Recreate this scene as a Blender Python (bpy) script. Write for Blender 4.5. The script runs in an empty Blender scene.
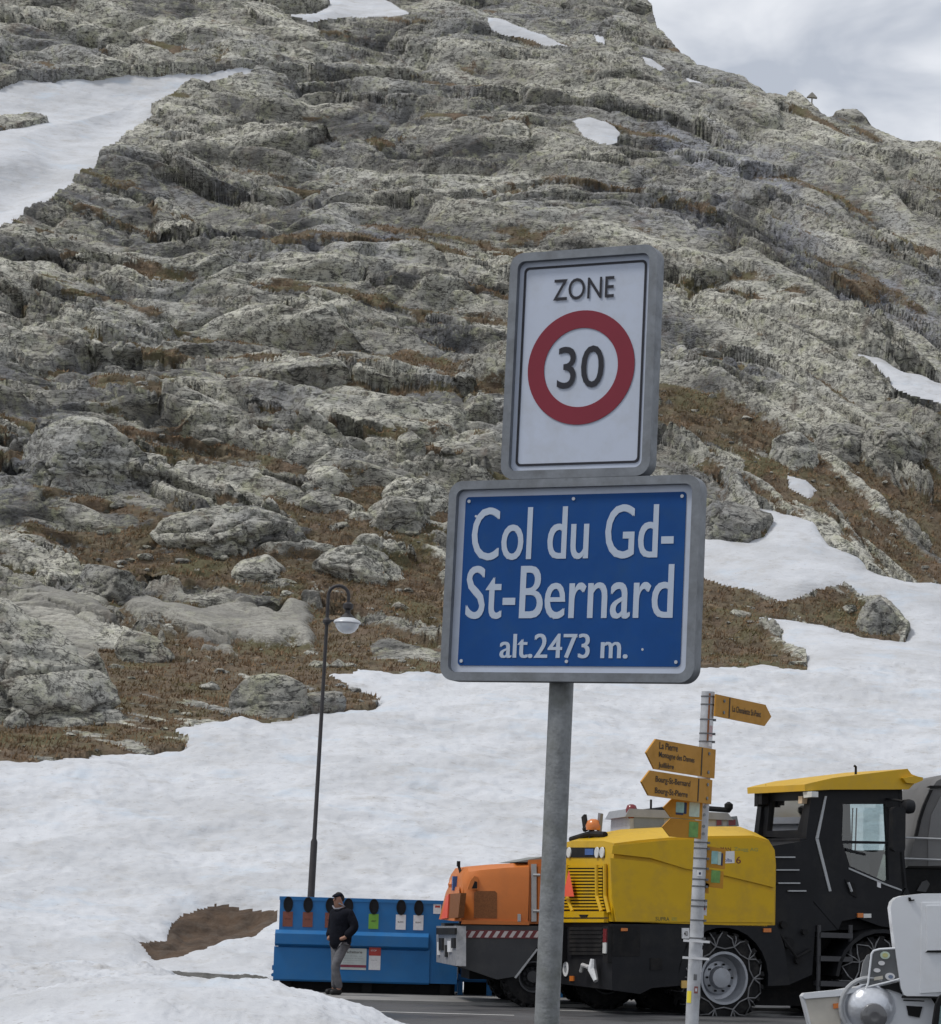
import bpy, bmesh, math, random
import numpy as np
from mathutils import Vector, Matrix

R = math.radians
random.seed(7)
scene = bpy.context.scene
C = scene.collection

# ------------------------------------------------------------------ camera, world, sun, exposure
W_PX, H_PX, F_PX = 941.0, 1024.0, 2600.0
PITCH, ROLL, EYE = R(8.45), R(2.5), 1.75
cam_d = bpy.data.cameras.new('camera')
cam = bpy.data.objects.new('camera', cam_d)
C.objects.link(cam)
cam_d.sensor_fit = 'HORIZONTAL'
cam_d.sensor_width = 36.0
cam_d.lens = F_PX * 36.0 / W_PX
cam_d.clip_start = 0.2
cam_d.clip_end = 3000
_f = Vector((0, math.cos(PITCH), math.sin(PITCH)))
_r0 = Vector((1, 0, 0))
_u0 = Vector((0, -math.sin(PITCH), math.cos(PITCH)))
_r = _r0 * math.cos(ROLL) + _u0 * math.sin(ROLL)
_u = -_r0 * math.sin(ROLL) + _u0 * math.cos(ROLL)
cam.matrix_world = Matrix(((_r.x, _u.x, -_f.x, 0), (_r.y, _u.y, -_f.y, 0), (_r.z, _u.z, -_f.z, EYE), (0, 0, 0, 1)))
scene.camera = cam

world = bpy.data.worlds.new('World')
scene.world = world
world.use_nodes = True
SUN_EL, SUN_AZ = R(58), R(-102)        # azimuth from +Y, clockwise: light comes from the left, a little behind the viewer
sun_d = bpy.data.lights.new('sun', 'SUN')
sun_d.energy = 1.6
sun_d.angle = R(12)
sun_d.color = (1.0, 0.965, 0.91)
sun = bpy.data.objects.new('sun', sun_d)
C.objects.link(sun)
sd = Vector((math.sin(SUN_AZ) * math.cos(SUN_EL), math.cos(SUN_AZ) * math.cos(SUN_EL), math.sin(SUN_EL)))
sun.rotation_euler = sd.to_track_quat('Z', 'Y').to_euler()
scene.view_settings.view_transform = 'Standard'
scene.view_settings.look = 'None'
scene.view_settings.gamma = 1
scene.view_settings.exposure = 0.30
scene.view_settings.use_curve_mapping = False


def build_sky():
    nt = world.node_tree
    nt.nodes.clear()
    N, L = nt.nodes.new, nt.links.new
    sky = N('ShaderNodeTexSky')
    sky.sky_type = 'NISHITA'
    sky.sun_disc = False
    sky.sun_elevation = SUN_EL
    sky.sun_rotation = SUN_AZ
    sky.altitude = 2400
    tc = N('ShaderNodeTexCoord')
    mp = N('ShaderNodeMapping')
    mp.inputs['Scale'].default_value = (1.0, 1.0, 2.2)
    L(tc.outputs['Generated'], mp.inputs['Vector'])
    n1 = N('ShaderNodeTexNoise')
    n1.inputs['Scale'].default_value = 11.0
    n1.inputs['Detail'].default_value = 5
    n1.inputs['Roughness'].default_value = 0.5
    n1.inputs['Distortion'].default_value = 0.35
    L(mp.outputs[0], n1.inputs['Vector'])
    cr = N('ShaderNodeValToRGB')
    cr.color_ramp.elements[0].position = 0.40
    cr.color_ramp.elements[0].color = (4.3, 4.6, 5.15, 1)
    cr.color_ramp.elements[1].position = 0.66
    cr.color_ramp.elements[1].color = (8.4, 8.5, 8.7, 1)
    L(n1.outputs['Fac'], cr.inputs[0])
    mx = N('ShaderNodeMix')
    mx.data_type = 'RGBA'
    mx.inputs['Factor'].default_value = 0.88
    L(sky.outputs[0], mx.inputs[6])
    L(cr.outputs[0], mx.inputs[7])
    bg = N('ShaderNodeBackground')
    bg.inputs['Strength'].default_value = 0.10
    L(mx.outputs[2], bg.inputs['Color'])
    out = N('ShaderNodeOutputWorld')
    L(bg.outputs[0], out.inputs['Surface'])


build_sky()

# ------------------------------------------------------------------ helpers: picture geometry
def ray(px, py):
    x, y = (px - W_PX / 2) / F_PX, (H_PX / 2 - py) / F_PX
    return _r * x + _u * y + _f


def at(px, py, Y):
    """world point seen at a pixel, at world depth Y"""
    d = ray(px, py)
    return Vector((0, 0, EYE)) + d * (Y / d.y)


TILT = 0.016                                   # the car park falls a little to the left


def ground_z(x, y=40):
    return TILT * max(-40.0, min(40.0, x))


def proj(x, y, z):
    """numpy: world -> pixel"""
    dz = z - EYE
    cx = x * _r.x + y * _r.y + dz * _r.z
    cy = x * _u.x + y * _u.y + dz * _u.z
    cf = x * _f.x + y * _f.y + dz * _f.z
    return W_PX / 2 + F_PX * cx / cf, H_PX / 2 - F_PX * cy / cf


# ------------------------------------------------------------------ helpers: objects
def tag(o, label=None, cat=None, group=None, kind=None):
    if label: o['label'] = label
    if cat: o['category'] = cat
    if group: o['group'] = group
    if kind: o['kind'] = kind
    return o


def empty(name, loc, rot=(0, 0, 0), label=None, cat=None, group=None):
    o = bpy.data.objects.new(name, None)
    o.empty_display_size = 0.2
    o.location = loc
    o.rotation_euler = rot
    C.objects.link(o)
    return tag(o, label, cat, group)


def link_mesh(name, me, m=None, parent=None, mats=None):
    o = bpy.data.objects.new(name, me)
    C.objects.link(o)
    for mm in (mats or ([m] if m else [])):
        me.materials.append(mm)
    if parent is not None:
        o.parent = parent
    return o


def obj(name, bm, m, parent=None, smooth=None, bevel=0.0, mats=None, seg=2):
    """links a bmesh as ONE mesh object; smooth = angle in degrees"""
    if bevel > 0:
        es = [e for e in bm.edges if len(e.link_faces) == 2 and e.calc_face_angle(0) > R(25)]
        if es:
            bmesh.ops.bevel(bm, geom=es, offset=bevel, segments=seg, profile=0.6, affect='EDGES', clamp_overlap=True)
    bmesh.ops.recalc_face_normals(bm, faces=bm.faces)
    me = bpy.data.meshes.new(name)
    if smooth:
        lim = R(smooth)
        for f in bm.faces: f.smooth = True
        for e in bm.edges:
            e.smooth = not (len(e.link_faces) != 2 or e.calc_face_angle(0) > lim)
    bm.to_mesh(me)
    bm.free()
    return link_mesh(name, me, m, parent, mats)


def BM():
    return bmesh.new()


def box(bm, cx, cy, cz, sx, sy, sz, rot=None, mi=0):
    vs = []
    for i in (-1, 1):
        for j in (-1, 1):
            for k in (-1, 1):
                v = Vector((i * sx / 2, j * sy / 2, k * sz / 2))
                if rot is not None: v = rot @ v
                vs.append(bm.verts.new((cx + v.x, cy + v.y, cz + v.z)))
    for f in ((0, 1, 3, 2), (4, 6, 7, 5), (0, 4, 5, 1), (2, 3, 7, 6), (0, 2, 6, 4), (1, 5, 7, 3)):
        fc = bm.faces.new([vs[i] for i in f])
        fc.material_index = mi
    return vs


def box2(bm, x0, x1, y0, y1, z0, z1, mi=0):
    return box(bm, (x0 + x1) / 2, (y0 + y1) / 2, (z0 + z1) / 2, abs(x1 - x0), abs(y1 - y0), abs(z1 - z0), mi=mi)


def prism(bm, pts, a, b, axis='y', mi=0, pts2=None):
    """extrudes a 2-D outline between a and b. axis y: outline in (x,z); axis x: outline in (y,z); axis z: in (x,y)"""
    def mk(p, t):
        if axis == 'y': return (p[0], t, p[1])
        if axis == 'x': return (t, p[0], p[1])
        return (p[0], p[1], t)
    va = [bm.verts.new(mk(p, a)) for p in pts]
    vb = [bm.verts.new(mk(p, b)) for p in (pts2 or pts)]
    n = len(pts)
    fs = [bm.faces.new(va), bm.faces.new(vb[::-1])]
    for i in range(n):
        fs.append(bm.faces.new((va[i], vb[i], vb[(i + 1) % n], va[(i + 1) % n])))
    for f in fs: f.material_index = mi
    return va, vb


def frame_of(d):
    d = Vector(d).normalized()
    a = Vector((0, 0, 1)) if abs(d.z) < 0.9 else Vector((1, 0, 0))
    x = d.cross(a).normalized()
    return x, d.cross(x).normalized(), d


def tube(bm, path, r, n=10, caps=True, mi=0):
    """a swept round bar; r a number or one radius per point"""
    path = [Vector(p) for p in path]
    rs = r if isinstance(r, (list, tuple)) else [r] * len(path)
    rings = []
    px = None
    for i, p in enumerate(path):
        if i == 0: d = path[1] - p
        elif i == len(path) - 1: d = p - path[i - 1]
        else: d = (path[i + 1] - p).normalized() + (p - path[i - 1]).normalized()
        x, y, d = frame_of(d)
        if px is not None:
            x = (px - d * px.dot(d)).normalized()
            y = d.cross(x)
        px = x
        rings.append([bm.verts.new(p + (x * math.cos(2 * math.pi * k / n) + y * math.sin(2 * math.pi * k / n)) * rs[i]) for k in range(n)])
    for a, b in zip(rings, rings[1:]):
        for k in range(n):
            f = bm.faces.new((a[k], a[(k + 1) % n], b[(k + 1) % n], b[k]))
            f.material_index = mi
    if caps:
        f = bm.faces.new(rings[0][::-1]); f.material_index = mi
        f = bm.faces.new(rings[-1]); f.material_index = mi
    return rings


def lathe(bm, prof, loc=(0, 0, 0), axis='z', n=24, mi=0, closed=False, cap0=True):
    """spins a profile of (radius, height) pairs"""
    rings = []
    for (r, h) in prof:
        ring = []
        for k in range(n):
            a = 2 * math.pi * k / n
            c, s = math.cos(a) * max(r, 1e-4), math.sin(a) * max(r, 1e-4)
            if axis == 'z': v = (c, s, h)
            elif axis == 'y': v = (c, h, s)
            else: v = (h, c, s)
            ring.append(bm.verts.new(Vector(loc) + Vector(v)))
        rings.append(ring)
    pairs = list(zip(rings, rings[1:]))
    if closed: pairs.append((rings[-1], rings[0]))
    for a, b in pairs:
        for k in range(n):
            f = bm.faces.new((a[k], a[(k + 1) % n], b[(k + 1) % n], b[k])); f.material_index = mi
    if not closed:
        if cap0:
            f = bm.faces.new(rings[0][::-1]); f.material_index = mi
        f = bm.faces.new(rings[-1]); f.material_index = mi


def rrect(x0, z0, x1, z1, r, n=5):
    out = []
    for cx, cz, a0 in ((x1 - r, z1 - r, 0), (x0 + r, z1 - r, 90), (x0 + r, z0 + r, 180), (x1 - r, z0 + r, 270)):
        for i in range(n + 1):
            a = R(a0 + 90 * i / n)
            out.append((cx + r * math.cos(a), cz + r * math.sin(a)))
    return out


def text_mesh(name, s, size, m, parent, loc, rot, sx=1.0, depth=0.001, align='LEFT', bold=0.0, spacing=1.0):
    cu = bpy.data.curves.new(name, 'FONT')
    cu.body = s
    cu.size = size
    cu.extrude = depth
    cu.offset = bold
    cu.space_character = spacing
    cu.align_x = align
    cu.resolution_u = 4
    o = bpy.data.objects.new(name, cu)
    C.objects.link(o)
    dg = bpy.context.evaluated_depsgraph_get()
    me = bpy.data.meshes.new_from_object(o.evaluated_get(dg))
    C.objects.unlink(o)
    bpy.data.objects.remove(o)
    me.materials.clear()
    r = link_mesh(name, me, m, parent)
    r.location = loc
    r.rotation_euler = rot
    r.scale = (sx, 1, 1)
    return r


# ------------------------------------------------------------------ helpers: materials
def mat(name, col, rough=0.6, metal=0.0, var=0.12, scale=6.0, bump=0.0, bscale=40.0, spec=0.4, dirt=None, dirt_amt=0.0, dirt_scale=3.0, coat=0.0):
    m = bpy.data.materials.new(name)
    m.use_nodes = True
    nt = m.node_tree
    N, L = nt.nodes.new, nt.links.new
    p = nt.nodes['Principled BSDF']
    p.inputs['Roughness'].default_value = rough
    p.inputs['Metallic'].default_value = metal
    p.inputs['Specular IOR Level'].default_value = spec
    p.inputs['Coat Weight'].default_value = coat
    tc = N('ShaderNodeTexCoord')
    n = N('ShaderNodeTexNoise')
    n.inputs['Scale'].default_value = scale
    n.inputs['Detail'].default_value = 6
    n.inputs['Roughness'].default_value = 0.65
    L(tc.outputs['Object'], n.inputs['Vector'])
    cr = N('ShaderNodeValToRGB')
    cr.color_ramp.elements[0].position = 0.28
    cr.color_ramp.elements[1].position = 0.72
    cr.color_ramp.elements[0].color = (*[c * (1 - var) for c in col], 1)
    cr.color_ramp.elements[1].color = (*[min(1, c * (1 + var)) for c in col], 1)
    L(n.outputs['Fac'], cr.inputs[0])
    last = cr.outputs[0]
    if dirt:
        d = N('ShaderNodeTexNoise')
        d.inputs['Scale'].default_value = dirt_scale
        d.inputs['Detail'].default_value = 8
        d.inputs['Roughness'].default_value = 0.7
        L(tc.outputs['Object'], d.inputs['Vector'])
        r = N('ShaderNodeMapRange')
        r.inputs['From Min'].default_value = 0.48
        r.inputs['From Max'].default_value = 0.72
        r.inputs['To Max'].default_value = dirt_amt
        L(d.outputs['Fac'], r.inputs['Value'])
        mx = N('ShaderNodeMix'); mx.data_type = 'RGBA'
        L(r.outputs[0], mx.inputs['Factor'])
        L(last, mx.inputs[6])
        mx.inputs[7].default_value = (*dirt, 1)
        last = mx.outputs[2]
        rr = N('ShaderNodeMapRange')
        rr.inputs['To Min'].default_value = rough
        rr.inputs['To Max'].default_value = min(1, rough + 0.3)
        L(r.outputs[0], rr.inputs['Value'])
        L(rr.outputs[0], p.inputs['Roughness'])
    L(last, p.inputs['Base Color'])
    if bump:
        b = N('ShaderNodeTexNoise')
        b.inputs['Scale'].default_value = bscale
        b.inputs['Detail'].default_value = 4
        L(tc.outputs['Object'], b.inputs['Vector'])
        bn = N('ShaderNodeBump')
        bn.inputs['Strength'].default_value = 0.6
        bn.inputs['Distance'].default_value = bump
        L(b.outputs['Fac'], bn.inputs['Height'])
        L(bn.outputs[0], p.inputs['Normal'])
    return m


def glass(name, col=(0.8, 0.86, 0.86), alpha=0.25, rough=0.05):
    """a thin pane: part mirror, part see-through tint"""
    m = bpy.data.materials.new(name)
    m.use_nodes = True
    nt = m.node_tree
    N, L = nt.nodes.new, nt.links.new
    nt.nodes.remove(nt.nodes['Principled BSDF'])
    t = N('ShaderNodeBsdfTransparent'); t.inputs[0].default_value = (*col, 1)
    g = N('ShaderNodeBsdfGlossy'); g.inputs['Roughness'].default_value = rough
    fr = N('ShaderNodeFresnel'); fr.inputs[0].default_value = 1.5
    ad = N('ShaderNodeMath'); ad.operation = 'ADD'; ad.inputs[1].default_value = alpha * 0.4
    L(fr.outputs[0], ad.inputs[0])
    mx = N('ShaderNodeMixShader')
    L(ad.outputs[0], mx.inputs[0]); L(t.outputs[0], mx.inputs[1]); L(g.outputs[0], mx.inputs[2])
    L(mx.outputs[0], nt.nodes['Material Output'].inputs[0])
    return m

# ------------------------------------------------------------------ noise in numpy
def _hash(ix, iy, seed):
    h = (ix.astype(np.int64) * 374761393 + iy.astype(np.int64) * 668265263 + seed * 1442695041) & 0xFFFFFFFF
    h = ((h ^ (h >> 13)) * 1274126177) & 0xFFFFFFFF
    h = ((h ^ (h >> 16)) * 2246822519) & 0xFFFFFFFF
    return ((h ^ (h >> 15)) & 0xFFFFFF).astype(np.float32) / float(0xFFFFFF)


def perlin(x, y, seed=0):
    xi, yi = np.floor(x), np.floor(y)
    fx, fy = (x - xi).astype(np.float32), (y - yi).astype(np.float32)
    u, v = fx * fx * fx * (fx * (fx * 6 - 15) + 10), fy * fy * fy * (fy * (fy * 6 - 15) + 10)
    def g(dx, dy):
        a = _hash(xi + dx, yi + dy, seed) * (2 * math.pi)
        return np.cos(a) * (fx - dx) + np.sin(a) * (fy - dy)
    a, b, c, d = g(0, 0), g(1, 0), g(0, 1), g(1, 1)
    return 1.4 * ((a * (1 - u) + b * u) * (1 - v) + (c * (1 - u) + d * u) * v)


def fbm(x, y, seed=0, octv=4, gain=0.5, lac=2.03):
    s, a = 0, 1.0
    for i in range(octv):
        s = s + a * perlin(x, y, seed + i * 17)
        x, y, a = x * lac + 13.7, y * lac + 7.1, a * gain
    return s


def ridged(x, y, seed=0, octv=4):
    s, a = 0, 1.0
    for i in range(octv):
        s = s + a * (1 - np.abs(perlin(x, y, seed + i * 31)) * 2)
        x, y, a = x * 2.1 + 3.3, y * 2.1 + 9.2, a * 0.5
    return s


def voronoi(x, y, seed=0):
    """F1, F2, random of the cell, offset to the cell's point"""
    xi, yi = np.floor(x), np.floor(y)
    f1 = np.full(x.shape, 9.0, np.float32); f2 = f1.copy()
    rid = np.zeros_like(f1); ox = np.zeros_like(f1); oy = np.zeros_like(f1)
    for dx in (-1, 0, 1):
        for dy in (-1, 0, 1):
            cx, cy = xi + dx, yi + dy
            px = (cx + _hash(cx, cy, seed)) - x
            py = (cy + _hash(cx, cy, seed + 101)) - y
            d = np.sqrt(px * px + py * py).astype(np.float32)
            near = d < f1
            f2 = np.where(near, f1, np.minimum(f2, d))
            rid = np.where(near, _hash(cx, cy, seed + 202), rid)
            ox = np.where(near, px, ox); oy = np.where(near, py, oy)
            f1 = np.where(near, d, f1)
    return f1, f2, rid, ox, oy


def sstep(a, b, x):
    t = np.clip((x - a) / (b - a), 0, 1)
    return t * t * (3 - 2 * t)


def poly_dist(px, py, poly):
    """signed distance in pixels, positive inside"""
    P = np.array(poly, float)
    Q = np.roll(P, -1, 0)
    best = np.full(px.shape, 1e9)
    ins = np.zeros(px.shape, bool)
    for (ax, ay), (bx, by) in zip(P, Q):
        ex, ey = bx - ax, by - ay
        t = np.clip(((px - ax) * ex + (py - ay) * ey) / (ex * ex + ey * ey + 1e-9), 0, 1)
        best = np.minimum(best, (px - ax - t * ex) ** 2 + (py - ay - t * ey) ** 2)
        cond = ((ay > py) != (by > py))
        xx = ax + (py - ay) * ex / (ey if abs(ey) > 1e-9 else 1e-9)
        ins ^= cond & (px < xx)
    d = np.sqrt(best)
    return np.where(ins, d, -d)


# ------------------------------------------------------------------ the mountain: one height field, polar round the pass
ROCK_FOOT = 86.0
_yy = np.concatenate([np.arange(46, 260, 0.05)])
_slope = 0.02 + (0.34 - 0.02) * sstep(47, 62, _yy) - 0.03 * sstep(66, 84, _yy) + 0.43 * sstep(84, 95, _yy) + 0.04 * sstep(105, 150, _yy)
_zz = np.cumsum(_slope) * 0.05 - 0.35
_ss = np.cumsum(np.sqrt(1 + _slope ** 2)) * 0.05


def base_z(y): return np.interp(y, _yy, _zz)


# columns (world azimuth) and rows (distance)
def az_of(px, py):
    d = ray(px, py)
    return d.x / d.y, (d.z) / d.y


col_px = np.concatenate([np.arange(-1500, -60, 9.0), np.arange(-60, 1010, 1.12), np.arange(1010, 2500, 9.0)])
TA = (col_px - 470.5) / F_PX
_el = (_zz - EYE) / _yy
EL_MAX = 0.40
_elr = np.concatenate([np.linspace(_el[0], 0.06, 230)[:-1], np.linspace(0.06, 0.365, 980)])
row_y = np.interp(_elr, np.maximum.accumulate(_el) + np.arange(len(_el)) * 1e-9, _yy)
row_y = np.concatenate([row_y, row_y[-1] + np.arange(1, 60) * 0.45, row_y[-1] + 27 + np.arange(1, 30) * 2.5])
SKYLINE = [(-400, -330), (200, -260), (420, -190), (560, -90), (622, -40), (640, -8), (652, 6), (658, 26), (676, 48), (700, 66), (716, 72), (727, 74), (742, 77), (752, 84), (766, 96), (786, 97),
           (795, 92), (803, 99), (815, 108), (828, 117), (842, 112), (856, 113), (876, 127), (900, 137), (941, 148), (1010, 172), (1150, 220), (1500, 330), (2200, 470)]
_sk = np.array([az_of(*p) for p in SKYLINE])
crest_el = np.interp(TA, _sk[:, 0], _sk[:, 1])
# distance at which each column's crest lies
crest_y = np.interp(crest_el, np.maximum.accumulate(_el) + np.arange(len(_el)) * 1e-9, _yy)
_kx = np.linspace(-1, 1, 4001)
_K = np.cumsum(0.32 + 0.9 * sstep(0.02, 0.16, _kx)) * (_kx[1] - _kx[0]) * 115.0


def voro_block(U, V, sx, sy, seed, rot=0.0):
    a, b = U * math.cos(rot) + V * math.sin(rot), -U * math.sin(rot) + V * math.cos(rot)
    f1, f2, rid, ox, oy = voronoi(a / sx, b / sy, seed)
    ta = (_hash(np.floor(rid * 1e5), np.floor(rid * 7e4), seed + 5) - 0.5)
    tb = (_hash(np.floor(rid * 3e4), np.floor(rid * 9e4), seed + 6) - 0.25)
    return (rid - 0.5), (ox * ta + oy * tb), f2 - f1


def coarse(TAg, Yg):
    """the big forms: mean slope, swells, bedding coordinates, the two large sets of ledges and the largest blocks"""
    Xg = TAg * Yg
    Sg = np.interp(Yg, _yy, _ss)
    Yc = np.broadcast_to(crest_y, Yg.shape)
    Z0 = base_z(np.minimum(Yg, Yc)) - 0.75 * np.maximum(0, Yg - Yc)
    rock_w = sstep(80, 96, Yg)
    crest_w = 1 - np.exp(-((Yg - Yc) / 7.0) ** 2) * 0.85
    big = (fbm(Xg / 19 + 3.1, Sg / 15 + 1.2, 5, 3) * 1.5 + fbm(Xg / 46, Sg / 40, 9, 2) * 2.0) * rock_w * crest_w
    Z0 = Z0 + big * 0.8
    Wg = Sg + np.interp(TAg, _kx, _K) - np.interp(0, _kx, _K)
    warp = fbm(Xg / 6, Wg / 5, 21, 3)
    U = Xg + 0.9 * warp
    V = Wg + 1.3 * fbm(Xg / 9, Wg / 6, 33, 2, 0.35)

    def ledges(period, seed, sharp):
        q = V / period + 0.50 * fbm(Xg / (period * 3.4), Wg / (period * 1.6), seed, 2, 0.4)
        k = np.floor(q)
        f = (q - k).astype(np.float32)
        amp = 0.12 + 1.25 * np.clip(perlin(U / (period * 1.7) + k * 7.31, k * 3.17 + 0.5, seed + 3) + 0.35, 0, 1.2)
        rise = sstep(0, sharp, f)
        return amp * (rise * (1 - f) / (1 - sharp * 0.5) - 0.35), f
    L1, f1_ = ledges(7.4, 51, 0.13)
    L2, f2_ = ledges(2.9, 61, 0.17)
    B1, T1, E1 = voro_block(U, V, 6.0, 2.9, 81, 0.10)
    sc = 0.95 * sstep(78, 86, Yg) * (1 - 0.75 * np.exp(-((Yg - Yc) / 2.0) ** 2))
    d = (0.82 * L1 + 0.52 * L2 + 0.75 * B1 + 1.6 * T1) * sc
    sl = np.interp(Yg, _yy, _slope) * (Yg < Yc + 1)
    nl = np.sqrt(1 + sl ** 2)
    Y1, Z1 = Yg - sl / nl * d * 1.1, Z0 + d / nl
    return dict(Xg=Xg, Sg=Sg, Yc=Yc, Z0=Z0, Wg=Wg, warp=warp, U=U, V=V, L1=L1, f1_=f1_, L2=L2, f2_=f2_, B1=B1, T1=T1, E1=E1, sc=sc, Y1=Y1, Z1=Z1, NY=-sl / nl, NZ=1 / nl, big=big)


TAg, Yg = np.meshgrid(TA, row_y)
_c = coarse(TAg, Yg)
# spread the rows evenly over the stepped surface, so that cliff faces get as many vertices as treads
_px, _py = proj(_c['Xg'] * _c['Y1'] / Yg, _c['Y1'], _c['Z1'])
_, _pyb = proj(_c['Xg'], Yg, _c['Z0'])
_w = 0.5 * np.hypot(np.diff(_px, axis=0), np.diff(_py, axis=0)) + 0.9 * np.abs(np.diff(_pyb, axis=0)) + 0.05
_sm = np.ones(9) / 9
_cw = np.concatenate([np.zeros((1, _w.shape[1])), np.cumsum(_w, 0)], 0)
NROW = 1850
Yn = np.empty((NROW, Yg.shape[1]))
for j in range(Yg.shape[1]):
    Yn[:, j] = np.interp(np.linspace(0, _cw[-1, j], NROW), _cw[:, j], row_y)
# neighbouring columns must not drift apart in their row numbers
_cy = Yn
for _ in range(3):
    _cs = np.cumsum(np.pad(_cy, ((0, 0), (32, 31)), 'edge'), 1)
    _cy = (_cs[:, 63:] - _cs[:, :-63]) / 63.0
Yn = _cy
Yg = Yn
TAg = np.broadcast_to(TA, Yg.shape).copy()
globals().update(coarse(TAg, Yg))

PX, PY = proj(Xg, Yg, Z0)

# ------------------------------------------------------------------ snow outlines, as seen on the slope
SNOW = {
    'snow_gully': [(-600, 95), (-200, 92), (-5, 80), (30, 73), (90, 72), (180, 67), (262, 61), (250, 70), (200, 82), (175, 92), (152, 103), (157, 112), (135, 128), (118, 140), (96, 160), (72, 172), (78, 180), (52, 192), (28, 206), (8, 223), (-40, 250), (-200, 320), (-600, 420)],
    'snow_top': [(284, 14), (315, 12), (330, 4), (318, -14), (345, -22), (372, -6), (398, 5), (410, 13), (390, 17), (350, 17), (310, 22)],
    'snow_strip': [(487, 17), (500, 18), (530, 28), (571, 46), (548, 45), (520, 37), (490, 31)],
    'snow_round': [(573, 121), (590, 116), (607, 120), (620, 131), (617, 142), (600, 145), (583, 136)],
    'snow_fleck': [(641, 55), (652, 58), (668, 69), (660, 72), (646, 64)],
    'snow_speck': [(684, 76), (700, 81), (706, 86), (690, 84)],
    'snow_dot': [(592, 32), (604, 36), (605, 43), (596, 41)],
    'snow_wedge': [(850, 350), (876, 356), (905, 370), (930, 376), (960, 388), (1100, 430), (1100, 452), (960, 412), (925, 398), (898, 388), (880, 372)],
    'snow_chip': [(786, 474), (806, 478), (819, 489), (810, 498), (795, 491), (788, 488)],
    'snow_tongue': [(640, 520), (700, 527), (722, 532), (742, 540), (764, 536), (768, 528), (758, 515), (751, 504), (772, 507), (795, 514), (814, 523), (830, 545), (858, 557), (868, 568), (884, 574), (905, 580), (941, 584),
                    (1200, 600), (1200, 690), (941, 690), (880, 690), (830, 688), (806, 684), (806, 655), (780, 644), (782, 630), (760, 617), (790, 618), (820, 623), (868, 635), (905, 639), (910, 628), (900, 616), (886, 604), (866, 598), (845, 586), (818, 588), (800, 598), (776, 600), (740, 588), (705, 580), (640, 560)],
    'snow_islet': [(918, 610), (945, 608), (1000, 620), (990, 640), (935, 632)],
}
# main snow field: everything below this line
SNOW_LINE = [(-2000, 800), (-300, 790), (-60, 768), (0, 762), (40, 760), (90, 752), (140, 750), (180, 746), (186, 740), (172, 735), (205, 726), (240, 716), (262, 722), (288, 720), (320, 713), (352, 709), (376, 704), (382, 699), (366, 692), (340, 684), (326, 677), (345, 674), (400, 672), (450, 671), (520, 668), (600, 668), (700, 666), (760, 665), (830, 671), (941, 668), (1200, 668), (2500, 670)]
line_y = np.interp(PX, [p[0] for p in SNOW_LINE], [p[1] for p in SNOW_LINE])
# the line doubles back at the brown tail near (340,690): use a polygon there
field_poly = SNOW_LINE + [(2500, 2000), (-2000, 2000)]
jit = 3.0 * fbm(Xg * 0.75, Sg * 0.45, 77, 3)
sd_field = poly_dist(PX, PY, field_poly) + jit
snow_id = np.where(sd_field > 0, 1, 0)
snow_sd = np.where(sd_field > 0, sd_field, -999)
near_snow = sd_field.copy()
for i, (nm, poly) in enumerate(SNOW.items()):
    d = poly_dist(PX, PY, poly) + jit * (0.8 if i in (0, 7, 9) else 0.45)
    snow_id = np.where((d > 0) & (snow_id == 0), i + 2, snow_id)
    snow_sd = np.where(d > 0, np.maximum(snow_sd, d), snow_sd)
    near_snow = np.maximum(near_snow, d)
# rock islands inside the gully snow
for isl in ([(-60, 116), (0, 116), (30, 113), (49, 119), (30, 123), (0, 129), (-60, 135)],):
    d = poly_dist(PX, PY, isl)
    snow_id = np.where(d > 0, 0, snow_id)
    snow_sd = np.where(d > 0, -d, snow_sd)
EARTH = [(139, 946), (150, 939), (166, 936), (172, 922), (182, 914), (215, 907.5), (248, 909), (276, 914), (276, 921), (255, 930), (232, 940), (205, 949), (178, 954), (155, 954)]
earth_d = poly_dist(PX, PY, EARTH) + 1.6 * fbm(Xg * 1.1, Sg * 0.5, 79, 2)
snow_id = np.where(earth_d > 0, 50, snow_id)
snow_sd = np.where(earth_d > 0, -earth_d, np.where(snow_id == 1, np.minimum(snow_sd, -earth_d), snow_sd))
snow = (snow_id > 0) & (snow_id < 50)

# ------------------------------------------------------------------ fine structure, measured along the stepped surface so that it does not stretch on cliffs
Vt = V                                          # bedding coordinate on the mean slope
_dl = (0.82 * L1 + 0.45 * L2) * sc               # the blocks are left out here: each keeps one pattern
V = V - Sg + (0.4 * (Yg + NY * _dl * 1.1 - 84) + 1.3 * (Z0 + NZ * _dl)) / 1.09
warp2 = fbm(Xg / 2.1, V / 1.8, 28, 3)
U = U + 0.25 * warp2


def ledge_fine(period, seed, sharp):
    q = V / period + 0.50 * fbm(U / (period * 3.4), V / (period * 1.6), seed, 2, 0.4)
    k = np.floor(q)
    f = (q - k).astype(np.float32)
    amp = 0.35 + 1.1 * np.clip(perlin(U / (period * 1.9) + k * 7.31, k * 3.17 + 0.5, seed + 3) + 0.45, 0, 1.2)
    rise = sstep(0, sharp, f)
    return amp * (rise * (1 - f) / (1 - sharp * 0.5) - 0.35)


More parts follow.
